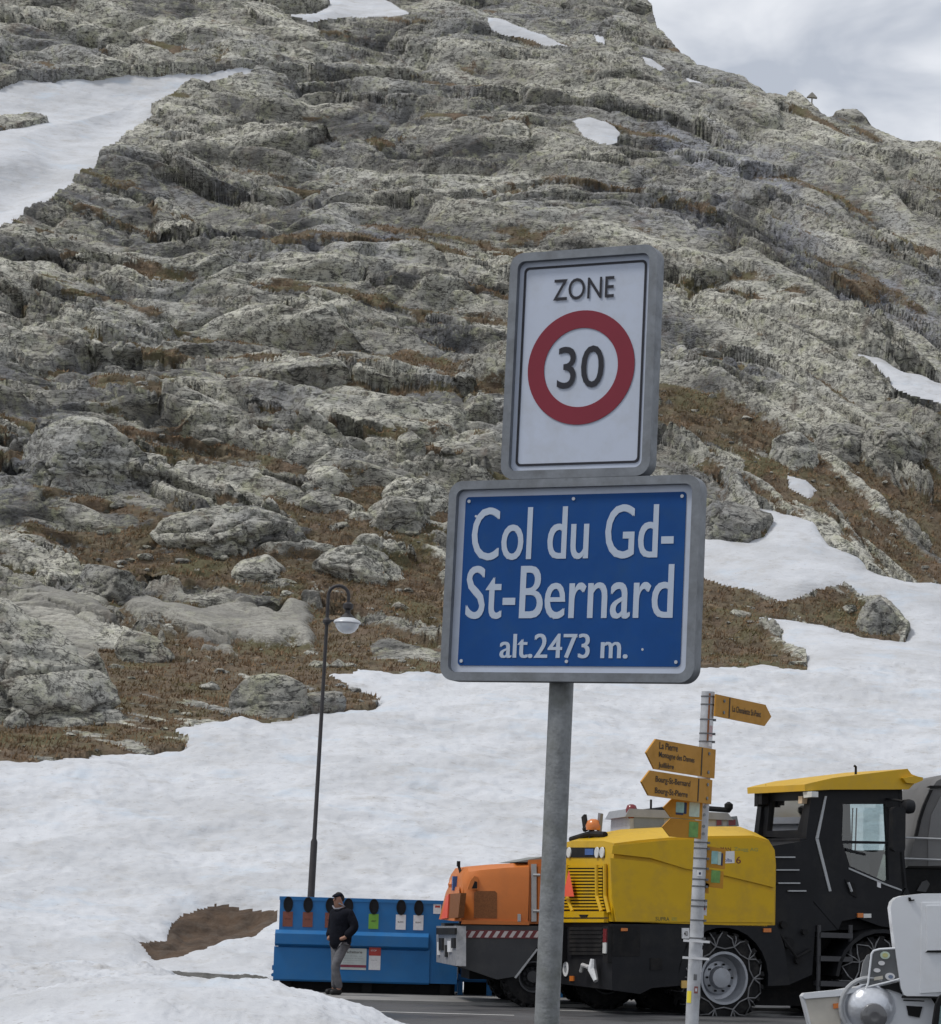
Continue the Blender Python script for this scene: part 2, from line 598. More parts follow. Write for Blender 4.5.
L3 = ledge_fine(1.05, 71, 0.25)
B2, T2, E2 = voro_block(U, V, 2.5, 1.25, 91, -0.12)
B3, T3, E3 = voro_block(U, V, 1.45, 0.62, 95, 0.10)
B4, T4, E4 = voro_block(U, V, 0.75, 0.30, 99, 0.06)
rough = fbm(U / 1.5, V / 0.38, 111, 4, 0.5)
crk = np.abs(fbm(U / 3.0, V / 1.5, 115, 3))                    # long wandering joints
crk2 = np.abs(fbm(U / 4.5 + 5, V / 1.5, 116, 3, 0.4))
crk3 = np.abs(fbm(U / 1.9 + 9, V / 0.8, 118, 2, 0.4))
massy = sstep(-0.28, 0.30, fbm(Xg / 8, V / 5, 121, 3))      # massive smooth slabs against shattered rock
shat = 1 - 0.80 * massy
face_w = 1 - 0.85 * np.maximum(np.exp(-((f1_ - 0.04) / 0.075) ** 2), 0.9 * np.exp(-((f2_ - 0.05) / 0.10) ** 2))   # cliff faces stay plain: no fluting
shat = shat * face_w * (0.55 + 0.45 * sstep(130, 340, PY))
d_rock = (0.95 * L1 + 0.66 * L2 + 0.24 * L3 * shat
          + 0.75 * B1 + 1.5 * T1 + 0.42 * B2 * (0.3 + 0.8 * shat) + 0.80 * T2 * (0.5 + 0.6 * shat) + 0.22 * B3 * shat + 0.42 * T3 * (0.2 + shat) + 0.09 * B4 * shat + 0.16 * T4 * shat
          - 0.22 * np.exp(-(E1 / 0.10) ** 2) - 0.60 * np.exp(-(E1 / 0.03) ** 2)
          - 0.12 * np.exp(-(E2 / 0.12) ** 2) * (0.3 + 0.7 * shat) - 0.40 * np.exp(-(E2 / 0.045) ** 2) * (0.25 + 0.75 * shat)
          - 0.05 * np.exp(-(E3 / 0.16) ** 2) * shat - 0.20 * np.exp(-(E3 / 0.07) ** 2) * shat - 0.06 * np.exp(-(E4 / 0.1) ** 2) * shat
          - 0.34 * np.exp(-(crk / 0.035) ** 2) - 0.46 * np.exp(-(crk2 / 0.07) ** 2) * (0.35 + 0.65 * face_w) - 0.26 * np.exp(-(crk3 / 0.09) ** 2) * (0.25 + shat)
          + 0.06 * rough * (0.15 + shat))
tone = np.clip(0.5 + 0.6 * B1 + 0.6 * B2 + 0.35 * B3 + 0.25 * B4 + 0.35 * (massy - 0.5) + 0.32 * fbm(U / 2.6, V / 0.7, 117, 4, 0.6), 0, 1)

# ------------------------------------------------------------------ grass and earth: on the treads, more of it low down
low = sstep(330, 640, PY)
GR = [([(-40, 690), (60, 640), (130, 655), (180, 640), (300, 660), (400, 690), (382, 702), (180, 750), (-40, 770)], 0.62),
      ([(650, 395), (720, 385), (800, 410), (830, 470), (941, 470), (1100, 480), (1100, 590), (941, 582), (870, 566), (815, 522), (760, 500), (700, 470), (650, 440)], 0.50),
      ([(690, 575), (740, 590), (800, 600), (840, 590), (880, 610), (900, 640), (860, 634), (770, 618), (690, 640)], 0.9),
      ([(640, 590), (720, 586), (780, 640), (805, 665), (640, 668)], 0.8),
      ([(120, 500), (300, 505), (420, 480), (450, 560), (440, 670), (330, 676), (280, 600), (120, 560)], 0.38),
      ([(300, 520), (360, 530), (450, 560), (450, 620), (300, 560)], 0.45),
      ([(100, 640), (200, 610), (330, 640), (320, 680), (200, 650)], 0.4),
      ([(260, 375), (420, 340), (520, 380), (500, 400), (330, 400)], 0.35)]
gsum = 0.16 + 0.30 * low
for poly, w in GR:
    gsum = gsum + w * sstep(-14, 16, poly_dist(PX, PY, poly) + 8 * warp2)
gn = 0.8 * fbm(U / 3.2, V / 1.1, 131, 5, 0.6) + 0.45 * fbm(U / 0.9, V / 0.35, 135, 3)
tread = sstep(0.25, 0.85, f2_) * 0.5 + sstep(0.45, 0.95, f1_) * 0.6 - 0.35
grass = sstep(0.02, 0.30, gsum + 0.10 * sstep(150, 330, PY) - 0.64 + 0.70 * gn + 0.80 * tread - 0.5 * np.clip(d_rock, -0.5, 0.8) * (1 - 0.5 * low))
SLABS = [[(110, 606), (180, 598), (318, 600), (308, 640), (230, 652), (170, 640)], [(-60, 600), (40, 598), (100, 606), (120, 640), (80, 700), (-60, 720)]]
wet = np.zeros_like(grass)
for poly, w in (([(655, 120), (700, 130), (760, 150), (800, 190), (760, 200), (700, 175), (660, 150)], 1.0), ([(770, 205), (800, 215), (835, 250), (800, 255), (770, 225)], 0.9), ([(850, 270), (941, 300), (990, 330), (941, 345), (880, 320), (840, 290)], 0.8), ([(640, 170), (700, 190), (740, 210), (690, 235), (640, 215)], 0.5), ([(300, 210), (380, 215), (420, 250), (340, 260)], 0.5)):
    wet = np.maximum(wet, w * sstep(-12, 12, poly_dist(PX, PY, poly) + 14 * warp2 + 8 * fbm(U / 1.2, V / 0.4, 197, 3)))
slab = np.zeros_like(grass)
for poly in SLABS:
    slab = np.maximum(slab, sstep(-3, 4, poly_dist(PX, PY, poly) + 16 * warp2 + 9 * fbm(U / 0.8, V / 0.5, 193, 3) - 4))
grass = np.clip(grass * (1 - slab), 0, 1) * (1 - 0.7 * sstep(240, 120, PY) * (fbm(U / 5, V / 2, 7, 2) < 0.25))
d_grass = 0.30 * L1 * 0.6 + 0.25 * L2 + 0.10 * L3 + 0.17 * fbm(U / 0.9, V / 0.5, 141, 5, 0.6) - 0.10
d_slab = 0.30 + 0.08 * L2 + 0.45 * T1 + 0.25 * T2 - 0.40 * np.exp(-(E1 / 0.03) ** 2) - 0.22 * np.exp(-(E2 / 0.04) ** 2) + 0.06 * rough + 0.3 * fbm(Xg / 5, Sg / 4, 191, 2)
disp = d_rock * (1 - slab) + d_slab * slab
disp = disp * (1 - grass) + d_grass * grass
disp_c = (0.82 * L1 + 0.52 * L2 + 0.75 * B1 + 1.6 * T1) * (1 - slab) + (0.30 + 0.08 * L2 + 0.45 * T1) * slab
disp_c = disp_c * (1 - grass) + (0.18 * L1 + 0.25 * L2 - 0.10) * grass
# scale with place: calm near the snow foot, and small on far ground
near_f = sc * (1 - (0.45 + 0.50 * grass) * sstep(-24, 2, near_snow))
disp = disp * near_f
disp_c = disp_c * near_f
# snow: smooth sheet with sun cups, lying a little proud of the rock
cups = 0.085 * fbm(Xg / 1.1, Sg / 0.7, 151, 3) + 0.20 * fbm(Xg / 5.0, Sg / 3.0, 161, 2) + 0.026 * fbm(Xg / 0.38, Sg / 0.30, 171, 2) * (snow_id == 1)
thick = 0.20 * (1 - np.exp(-np.maximum(snow_sd, 0) / 8.0))
cups0 = cups
cups = np.where(snow_id >= 2, cups * 0.4, cups)
isl_d = poly_dist(PX, PY, [(-60, 116), (0, 116), (30, 113), (49, 119), (30, 123), (0, 129), (-60, 135)])
disp = np.where((isl_d > -4) & ~snow, disp * 0.25 + 0.1, disp)
disp = np.where(snow, cups + thick - 0.06, disp)
earth_f = 0.10 * fbm(Xg / 1.4, Sg / 2.0, 211, 4) + 0.06 * fbm(Xg / 0.5, Sg / 0.8, 213, 2) - 0.20 * np.minimum(earth_d, 14) / 14
disp = np.where(snow_id == 50, (cups0 - 0.06) + (earth_f - cups0 + 0.06) * sstep(0, 9, earth_d), disp)
# the gully behind the left rock shoulder
dip = np.exp(-((poly_dist(PX, PY, SNOW['snow_gully']) - 22) / 26) ** 2) * (PX < 300)
disp = disp - 0.7 * dip * (snow_id == 2)

# normal of the base profile: up-slope tangent, so displacement goes out of the slope
# lift rock less upward and more outward: gives steep faces
Xf = Xg
rocky = (snow_id == 0)


def blur_u(a, n):
    c = np.cumsum(np.pad(a, ((0, 0), (n // 2 + 1, n // 2)), 'edge'), 1)
    return (c[:, n:] - c[:, :-n]) / n


# cliff faces: detail runs along the beds, never down the face
_cl = np.maximum(np.exp(-(np.minimum(np.abs(f1_ - 0.06), np.abs(f1_ - 1.06)) / 0.15) ** 4), np.exp(-(np.minimum(np.abs(f2_ - 0.08), np.abs(f2_ - 1.08)) / 0.19) ** 4))
_cl = blur_u(_cl, 15)
_cl = np.maximum(_cl, 0.45 * sstep(330, 120, PY)) * rocky
_fine = (disp - disp_c) * rocky
disp_c = np.where(rocky, disp_c * (1 - _cl) + blur_u(blur_u(disp_c, 9), 9) * _cl, disp)
tone = tone * (1 - 0.8 * _cl) + blur_u(blur_u(tone, 21), 15) * 0.8 * _cl
grass = np.where(rocky, grass * (1 - _cl) + blur_u(grass, 15) * _cl, grass)
Yf = Yg + NY * disp_c * 1.1
Zf = Z0 + NZ * disp_c
# fine relief stands out of the local face (out of the cliff, up from the ledge), not out of the mean slope
_gy, _gz = np.gradient(Yf, axis=0), np.gradient(Zf, axis=0)
for _ in range(2):
    _gy = (_gy + np.roll(_gy, 1, 0) + np.roll(_gy, -1, 0)) / 3
    _gz = (_gz + np.roll(_gz, 1, 0) + np.roll(_gz, -1, 0)) / 3
_gl = np.sqrt(_gy ** 2 + _gz ** 2) + 1e-6
_fb = blur_u(blur_u(_fine, 23), 13)
_fine = _fine * (1 - 0.94 * _cl) + _fb * 0.94 * _cl
# (part way: fully along the face it would tear at the ledge lips)
_ny, _nz = 0.4 * (-_gz / _gl) + 0.6 * NY * 1.1, 0.4 * (_gy / _gl) + 0.6 * NZ
Yf = Yf + _ny * _fine
Zf = Zf + _nz * _fine

nrow, ncol = Xg.shape
# face ownership
fs = snow_id[:-1, :-1]
same = (snow_id[:-1, :-1] == snow_id[1:, :-1]) & (snow_id[:-1, :-1] == snow_id[:-1, 1:]) & (snow_id[:-1, :-1] == snow_id[1:, 1:])
face_id = np.where(same, fs, 0)
_mx = np.maximum(np.maximum(snow_id[:-1, :-1], snow_id[1:, 1:]), np.maximum(snow_id[1:, :-1], snow_id[:-1, 1:]))
face_id = np.where(~same & (_mx == 50), 50, face_id)
_mn = np.minimum(np.minimum(snow_id[:-1, :-1], snow_id[1:, 1:]), np.minimum(snow_id[1:, :-1], snow_id[:-1, 1:]))
face_id = np.where(~same & (_mn > 0) & (_mx < 50), 1, face_id)


def grid_mesh(name, X, Y, Z, mask, attrs=None, smooth=True):
    """faces of a vertex grid where mask is true, unused vertices dropped"""
    nr, nc = X.shape
    idx = np.arange(nr * nc).reshape(nr, nc)
    q = np.stack([idx[:-1, :-1], idx[:-1, 1:], idx[1:, 1:], idx[1:, :-1]], -1)[mask]
    used, inv = np.unique(q.ravel(), return_inverse=True)
    co = np.stack([X.ravel()[used], Y.ravel()[used], Z.ravel()[used]], -1).astype(np.float32)
    me = bpy.data.meshes.new(name)
    me.vertices.add(len(co))
    me.vertices.foreach_set('co', co.ravel())
    nf = len(q)
    me.loops.add(nf * 4)
    me.loops.foreach_set('vertex_index', inv.astype(np.int32).ravel())
    me.polygons.add(nf)
    me.polygons.foreach_set('loop_start', np.arange(0, nf * 4, 4, dtype=np.int32))
    me.polygons.foreach_set('use_smooth', np.full(nf, smooth))
    me.update(calc_edges=True)
    for k, a in (attrs or {}).items():
        at_ = me.attributes.new(k, 'FLOAT', 'POINT')
        at_.data.foreach_set('value', a.ravel()[used].astype(np.float32))
    return me


def terrain_point(px, py):
    """the terrain vertex seen nearest a pixel (front-most among those close)"""
    FX, FY = PXF, PYF
    d = (FX - px) ** 2 + (FY - py) ** 2
    cand = d < 9.0
    if not cand.any(): cand = d <= d.min() + 1e-6
    yy = np.where(cand, Yf, 1e9)
    i = np.unravel_index(np.argmin(yy), yy.shape)
    return Vector((float(Xf[i]), float(Yf[i]), float(Zf[i])))


PXF, PYF = proj(Xf, Yf, Zf)


# ------------------------------------------------------------------ terrain materials
def rock_material():
    m = bpy.data.materials.new('rock')
    m.use_nodes = True
    nt = m.node_tree
    N, L = nt.nodes.new, nt.links.new
    p = nt.nodes['Principled BSDF']
    p.inputs['Roughness'].default_value = 0.9
    p.inputs['Specular IOR Level'].default_value = 0.2
    geo = N('ShaderNodeNewGeometry')
    def noise(scale, detail=5, rough=0.6, dist=0.0, vec=None):
        n = N('ShaderNodeTexNoise')
        n.inputs['Scale'].default_value = scale
        n.inputs['Detail'].default_value = detail
        n.inputs['Roughness'].default_value = rough
        n.inputs['Distortion'].default_value = dist
        L(vec or geo.outputs['Position'], n.inputs['Vector'])
        return n.outputs['Fac']
    def ramp(v, a, b, lo=0.0, hi=1.0):
        r = N('ShaderNodeMapRange')
        r.inputs['From Min'].default_value = a; r.inputs['From Max'].default_value = b
        r.inputs['To Min'].default_value = lo; r.inputs['To Max'].default_value = hi
        L(v, r.inputs['Value'])
        return r.outputs[0]
    def mix(f, a, b):
        x = N('ShaderNodeMix'); x.data_type = 'RGBA'
        if isinstance(f, float): x.inputs['Factor'].default_value = f
        else: L(f, x.inputs['Factor'])
        for s, v in ((6, a), (7, b)):
            if isinstance(v, tuple): x.inputs[s].default_value = (*v, 1)
            else: L(v, x.inputs[s])
        return x.outputs[2]
    def mul(a, b):
        x = N('ShaderNodeMath'); x.operation = 'MULTIPLY'
        L(a, x.inputs[0])
        if isinstance(b, float): x.inputs[1].default_value = b
        else: L(b, x.inputs[1])
        return x.outputs[0]
    def attr(nm):
        a = N('ShaderNodeAttribute'); a.attribute_name = nm
        return a.outputs['Fac']
    grey = mix(ramp(noise(0.35, 4), 0.35, 0.65), (0.37, 0.358, 0.315), (0.50, 0.488, 0.435))
    grey = mix(ramp(attr('tone'), 0.5, 0.85), grey, (0.68, 0.665, 0.58))
    grey = mix(mul(ramp(attr('tone'), 0.45, 0.10), 0.9), grey, (0.15, 0.15, 0.152))
    grey = mix(mul(attr('wet'), 0.75), grey, (0.36, 0.375, 0.44))
    grey = mix(mul(ramp(noise(0.16, 3), 0.50, 0.62), 0.5), grey, (0.29, 0.30, 0.33))          # blue-grey beds
    grey = mix(mul(ramp(noise(1.3, 7, 0.75, 0.4), 0.50, 0.66), 0.75), grey, (0.47, 0.475, 0.31))     # yellow-green lichen
    grey = mix(mul(ramp(noise(4.2, 6, 0.75), 0.49, 0.60), 0.82), grey, (0.10, 0.098, 0.09))      # black lichen
    grey = mix(mul(ramp(noise(1.1, 5, 0.7, 0.3), 0.53, 0.66), 0.55), grey, (0.15, 0.148, 0.14))     # dark weathered patches
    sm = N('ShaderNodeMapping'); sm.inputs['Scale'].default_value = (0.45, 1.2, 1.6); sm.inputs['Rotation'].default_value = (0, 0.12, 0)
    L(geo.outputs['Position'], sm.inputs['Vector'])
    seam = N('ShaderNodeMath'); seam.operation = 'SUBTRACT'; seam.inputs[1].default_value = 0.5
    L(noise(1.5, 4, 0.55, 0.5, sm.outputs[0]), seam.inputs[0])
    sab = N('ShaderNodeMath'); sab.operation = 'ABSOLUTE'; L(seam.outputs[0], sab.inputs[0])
    grey = mix(mul(ramp(sab.outputs[0], 0.022, 0.005), 0.85), grey, (0.055, 0.053, 0.05))      # thin dark cracks painted into the rock colour
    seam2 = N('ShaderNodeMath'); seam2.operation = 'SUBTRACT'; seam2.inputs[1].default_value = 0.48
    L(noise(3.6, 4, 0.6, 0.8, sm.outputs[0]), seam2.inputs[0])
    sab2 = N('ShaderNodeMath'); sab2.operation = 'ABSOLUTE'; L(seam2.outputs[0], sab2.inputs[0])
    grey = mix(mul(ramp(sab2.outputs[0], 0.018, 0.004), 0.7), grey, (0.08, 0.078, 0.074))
    grey = mix(mul(ramp(noise(0.9, 6, 0.7, 0.6), 0.56, 0.70), 0.5), grey, (0.20, 0.15, 0.115))     # rusty wash
    grey = mix(mul(attr('pale'), 0.55), grey, (0.40, 0.385, 0.345))
    g1 = mix(ramp(noise(0.8, 5), 0.40, 0.60), (0.200, 0.148, 0.105), (0.190, 0.162, 0.108))
    g1 = mix(ramp(noise(3.0, 6, 0.75), 0.42, 0.66), g1, (0.100, 0.076, 0.055))
    g1 = mix(mul(ramp(noise(0.45, 5), 0.50, 0.62), 0.8), g1, (0.150, 0.142, 0.078))
    g1 = mix(mul(ramp(noise(2.1, 5, 0.7), 0.56, 0.68), 0.6), g1, (0.36, 0.26, 0.17))
    gm = N('ShaderNodeMath'); gm.operation = 'ADD'
    L(attr('grass'), gm.inputs[0]); L(ramp(noise(4.0, 5, 0.7), 0.3, 0.7, -0.35, 0.35), gm.inputs[1])
    col = mix(ramp(gm.outputs[0], 0.35, 0.62), grey, g1)
    rg = ramp(attr('wet'), 0.0, 1.0, 0.9, 0.42)
    L(rg, p.inputs['Roughness'])
    L(col, p.inputs['Base Color'])
    b1 = N('ShaderNodeBump'); b1.inputs['Distance'].default_value = 0.22; b1.inputs['Strength'].default_value = 0.8
    L(noise(2.4, 9, 0.72, 0.3, sm.outputs[0]), b1.inputs['Height'])
    b2 = N('ShaderNodeBump'); b2.inputs['Distance'].default_value = 0.11; b2.inputs['Strength'].default_value = 0.7
    L(noise(8.0, 6, 0.7, 0.0, sm.outputs[0]), b2.inputs['Height'])
    L(b1.outputs[0], b2.inputs['Normal'])
    L(b2.outputs[0], p.inputs['Normal'])
    return m


def snow_material(name='snow', dirt=0.5):
    m = bpy.data.materials.new(name)
    m.use_nodes = True
    nt = m.node_tree
    N, L = nt.nodes.new, nt.links.new
    p = nt.nodes['Principled BSDF']
    p.inputs['Roughness'].default_value = 0.75
    p.inputs['Specular IOR Level'].default_value = 0.25
    geo = N('ShaderNodeNewGeometry')
    mp = N('ShaderNodeMapping'); mp.inputs['Scale'].default_value = (0.55, 0.9, 1.6)
    L(geo.outputs['Position'], mp.inputs['Vector'])
    def noise(scale, detail, rough):
        n = N('ShaderNodeTexNoise'); n.inputs['Scale'].default_value = scale; n.inputs['Detail'].default_value = detail; n.inputs['Roughness'].default_value = rough
        L(mp.outputs[0], n.inputs['Vector'])
        return n.outputs['Fac']
    def ramp(v, a, b, hi):
        r = N('ShaderNodeMapRange'); r.inputs['From Min'].default_value = a; r.inputs['From Max'].default_value = b; r.inputs['To Max'].default_value = hi
        L(v, r.inputs['Value'])
        return r.outputs[0]
    def mix(f, a, b):
        x = N('ShaderNodeMix'); x.data_type = 'RGBA'
        L(f, x.inputs['Factor'])
        for s, v in ((6, a), (7, b)):
            if isinstance(v, tuple): x.inputs[s].default_value = (*v, 1)
            else: L(v, x.inputs[s])
        return x.outputs[2]
    c = mix(ramp(noise(0.5, 4, 0.6), 0.4, 0.62, 1.0), (0.57, 0.585, 0.615), (0.48, 0.49, 0.51))
    c = mix(ramp(noise(1.7, 7, 0.72), 0.52, 0.74, dirt), c, (0.37, 0.35, 0.32))
    c = mix(ramp(noise(6.5, 6, 0.7), 0.58, 0.72, dirt), c, (0.30, 0.275, 0.245))
    c = mix(ramp(noise(14, 3, 0.6), 0.66, 0.72, dirt), c, (0.25, 0.225, 0.20))
    c = mix(ramp(noise(0.9, 5, 0.65), 0.55, 0.68, 0.7), c, (0.50, 0.56, 0.63))
    L(c, p.inputs['Base Color'])
    b = N('ShaderNodeBump'); b.inputs['Distance'].default_value = 0.09; b.inputs['Strength'].default_value = 0.7
    L(noise(2.6, 6, 0.65), b.inputs['Height'])
    L(b.outputs[0], p.inputs['Normal'])
    return m


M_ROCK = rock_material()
M_SNOW = snow_material('snow', 0.55)
M_SNOW_DIRTY = snow_material('trodden_snow', 0.75)

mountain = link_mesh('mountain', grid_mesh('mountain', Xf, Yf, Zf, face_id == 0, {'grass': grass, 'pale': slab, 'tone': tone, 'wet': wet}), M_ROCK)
tag(mountain, 'steep grey lichened rock slope with brown grass on its ledges', kind='structure')
snow_field = link_mesh('snow_field', grid_mesh('snow_field', Xf, Yf, Zf, face_id == 1), M_SNOW)
tag(snow_field, 'broad snow slope at the foot of the rocks', kind='structure')
for i, nm in enumerate(SNOW):
    mk = face_id == i + 2
    if mk.any():
        o = link_mesh('snow_patch', grid_mesh('snow_patch', Xf, Yf, Zf, mk), M_SNOW)
        tag(o, 'old snow patch lying on the rock slope', kind='structure')
M_EARTH = mat('damp_earth', (0.070, 0.046, 0.030), 0.95, var=0.55, scale=1.6, bump=0.12, bscale=5, dirt=(0.12, 0.105, 0.09), dirt_amt=0.5, dirt_scale=2.4)
earth = link_mesh('bare_earth', grid_mesh('bare_earth', Xf, Yf, Zf, face_id == 50, {'grass': np.clip(0.75 - 1.2 * np.maximum(0, earth_f), 0, 1), 'pale': slab * 0, 'tone': np.full_like(slab, 0.35)}), M_EARTH)
tag(earth, 'brown hollow of bare earth and stones melting out of the snow', kind='structure')

# ------------------------------------------------------------------ near ground
def on_ground(px, py, h=0.0):
    d = ray(px, py)
    t = (h - EYE) / (d.z - TILT * d.x)
    return Vector((0, 0, EYE)) + d * t


def asphalt_material(name, c1, c2, wet=0.35):
    m = bpy.data.materials.new(name)
    m.use_nodes = True
    nt = m.node_tree
    N, L = nt.nodes.new, nt.links.new
    p = nt.nodes['Principled BSDF']
    geo = N('ShaderNodeNewGeometry')
    n = N('ShaderNodeTexNoise'); n.inputs['Scale'].default_value = 0.5; n.inputs['Detail'].default_value = 7; n.inputs['Roughness'].default_value = 0.65
    n2 = N('ShaderNodeTexNoise'); n2.inputs['Scale'].default_value = 60; n2.inputs['Detail'].default_value = 3
    L(geo.outputs['Position'], n.inputs['Vector']); L(geo.outputs['Position'], n2.inputs['Vector'])
    cr = N('ShaderNodeValToRGB')
    cr.color_ramp.elements[0].position, cr.color_ramp.elements[1].position = 0.36, 0.66
    cr.color_ramp.elements[0].color, cr.color_ramp.elements[1].color = (*c1, 1), (*c2, 1)
    L(n.outputs['Fac'], cr.inputs[0])
    L(cr.outputs[0], p.inputs['Base Color'])
    r = N('ShaderNodeMapRange'); r.inputs['From Min'].default_value = 0.4; r.inputs['From Max'].default_value = 0.6
    r.inputs['To Min'].default_value = wet; r.inputs['To Max'].default_value = 0.9
    L(n.outputs['Fac'], r.inputs['Value']); L(r.outputs[0], p.inputs['Roughness'])
    b = N('ShaderNodeBump'); b.inputs['Distance'].default_value = 0.008; b.inputs['Strength'].default_value = 0.6
    L(n2.outputs['Fac'], b.inputs['Height']); L(b.outputs[0], p.inputs['Normal'])
    return m


M_ASPHALT = asphalt_material('asphalt', (0.035, 0.037, 0.041), (0.085, 0.085, 0.088), 0.35)
M_CONCRETE = asphalt_material('concrete', (0.17, 0.165, 0.16), (0.27, 0.265, 0.255), 0.6)
M_GRIT = mat('grit', (0.10, 0.098, 0.092), 0.95, var=0.45, scale=4, bump=0.04, bscale=14)


def sheet(name, xs, ys, m, dz, label, zf=ground_z):
    bm = BM()
    vs = [[bm.verts.new((x, y, zf(x, y) + dz)) for x in xs] for y in ys]
    for a, b in zip(vs, vs[1:]):
        for k in range(len(xs) - 1):
            bm.faces.new((a[k], a[k + 1], b[k + 1], b[k]))
    return tag(obj(name, bm, m), label, kind='structure')


sheet('ground', [-900, -40, -20, 0, 20, 40, 900], [-900, -60, 0, 20, 40, 60, 900], M_GRIT, -0.012, 'dark gritty ground of the pass')
sheet('road', [-12, 0, 12, 30], [-40, 0, 20, 36, 44, 49.5], M_ASPHALT, 0.0, 'dark wet asphalt of the car park')
# pale concrete apron under the containers, a low step above the asphalt
bm = BM()
pts = [(-4.2, 44.2), (-2.0, 43.55), (1.4, 43.9), (6.0, 44.9), (12, 45.5), (12, 49.3), (-4.2, 49.3)]
va = [bm.verts.new((x, y, ground_z(x) - 0.008)) for x, y in pts]
vb = [bm.verts.new((x, y, ground_z(x) + 0.05)) for x, y in pts]
bm.faces.new(vb)
for i in range(len(pts)):
    j = (i + 1) % len(pts)
    bm.faces.new((va[i], va[j], vb[j], vb[i]))
tag(obj('pavement', bm, M_CONCRETE), 'pale concrete strip under the blue containers', kind='structure')
# painted lines on the car park
M_LINE = mat('road_paint', (0.62, 0.62, 0.60), 0.8, var=0.2, scale=3)
for (x0, x1, y, w, slope) in ((1.5, 9.0, 42.6, 0.12, 0.02), (-1.6, 1.0, 40.3, 0.12, 0.0)):
    bm = BM()
    v = [bm.verts.new((x, yy, ground_z(x) + 0.004)) for x, yy in ((x0, y), (x1, y + slope * (x1 - x0)), (x1, y + w + slope * (x1 - x0)), (x0, y + w))]
    bm.faces.new(v)
    tag(obj('road_marking', bm, M_LINE), 'worn white painted line on the asphalt', kind='structure')


def bank(name, px_line, D, half, m, label, amp, seed, nx=420, ny=130, grit=0.0):
    """a heap of snow whose crest, at distance D, follows the given line"""
    pxs = np.array([p[0] for p in px_line], float)
    zz = np.array([at(p[0], p[1], D).z for p in px_line])
    xx = np.array([at(p[0], p[1], D).x for p in px_line])
    X = np.linspace(xx[0], xx[-1], nx)
    T = np.linspace(-1, 1, ny)
    Xb, Tb = np.meshgrid(X, T)
    H = np.interp(X, xx, zz) - TILT * X
    H = np.convolve(np.pad(H, 6, 'edge'), np.ones(13) / 13, 'valid')
    Yb = D + Tb * half
    prof = np.clip(1 - np.abs(Tb) ** 1.8, 0, 1)
    n = fbm(Xb * 0.9, Yb * 0.9, seed, 5, 0.55)
    Zb = TILT * Xb + (H[None, :] + 0.12) * prof - 0.12 + amp * n * np.clip(prof * 3, 0, 1)
    Zb = Zb + grit * np.maximum(0, fbm(Xb * 1.7, Yb * 1.7, seed + 3, 5, 0.6)) * np.clip(prof * 3, 0, 1)
    o = link_mesh(name, grid_mesh(name, Xb, Yb, Zb, np.ones((ny - 1, nx - 1), bool)), m)
    return tag(o, label, kind='structure')


bank('snow_bank', [(-420, 1012), (-200, 1002), (0, 999), (40, 991), (80, 983), (120, 980), (180, 978), (235, 981), (290, 989), (330, 999), (362, 1010), (395, 1026), (440, 1046)], 31.0, 3.4, M_SNOW,
     'rounded heap of ploughed snow beside the road', 0.055, 301, grit=0.05)
bank('dirty_snow_bank', [(-420, 975), (-200, 968), (-60, 968), (0, 969), (50, 966), (100, 965), (140, 967), (165, 973), (200, 990)], 39.5, 2.8, M_SNOW_DIRTY,
     'low heap of gritty grey snow', 0.06, 311, grit=0.09)
bank('gravel_bank', [(110, 990), (128, 975), (140, 970), (165, 970), (200, 974), (250, 977), (275, 981), (292, 988), (300, 994)], 43.2, 0.7, M_GRIT,
     'dark ridge of gravel at the edge of the snow', 0.035, 321, 300, 60, grit=0.05)

# ------------------------------------------------------------------ boulders lying on the slope
from mathutils import noise as mnoise


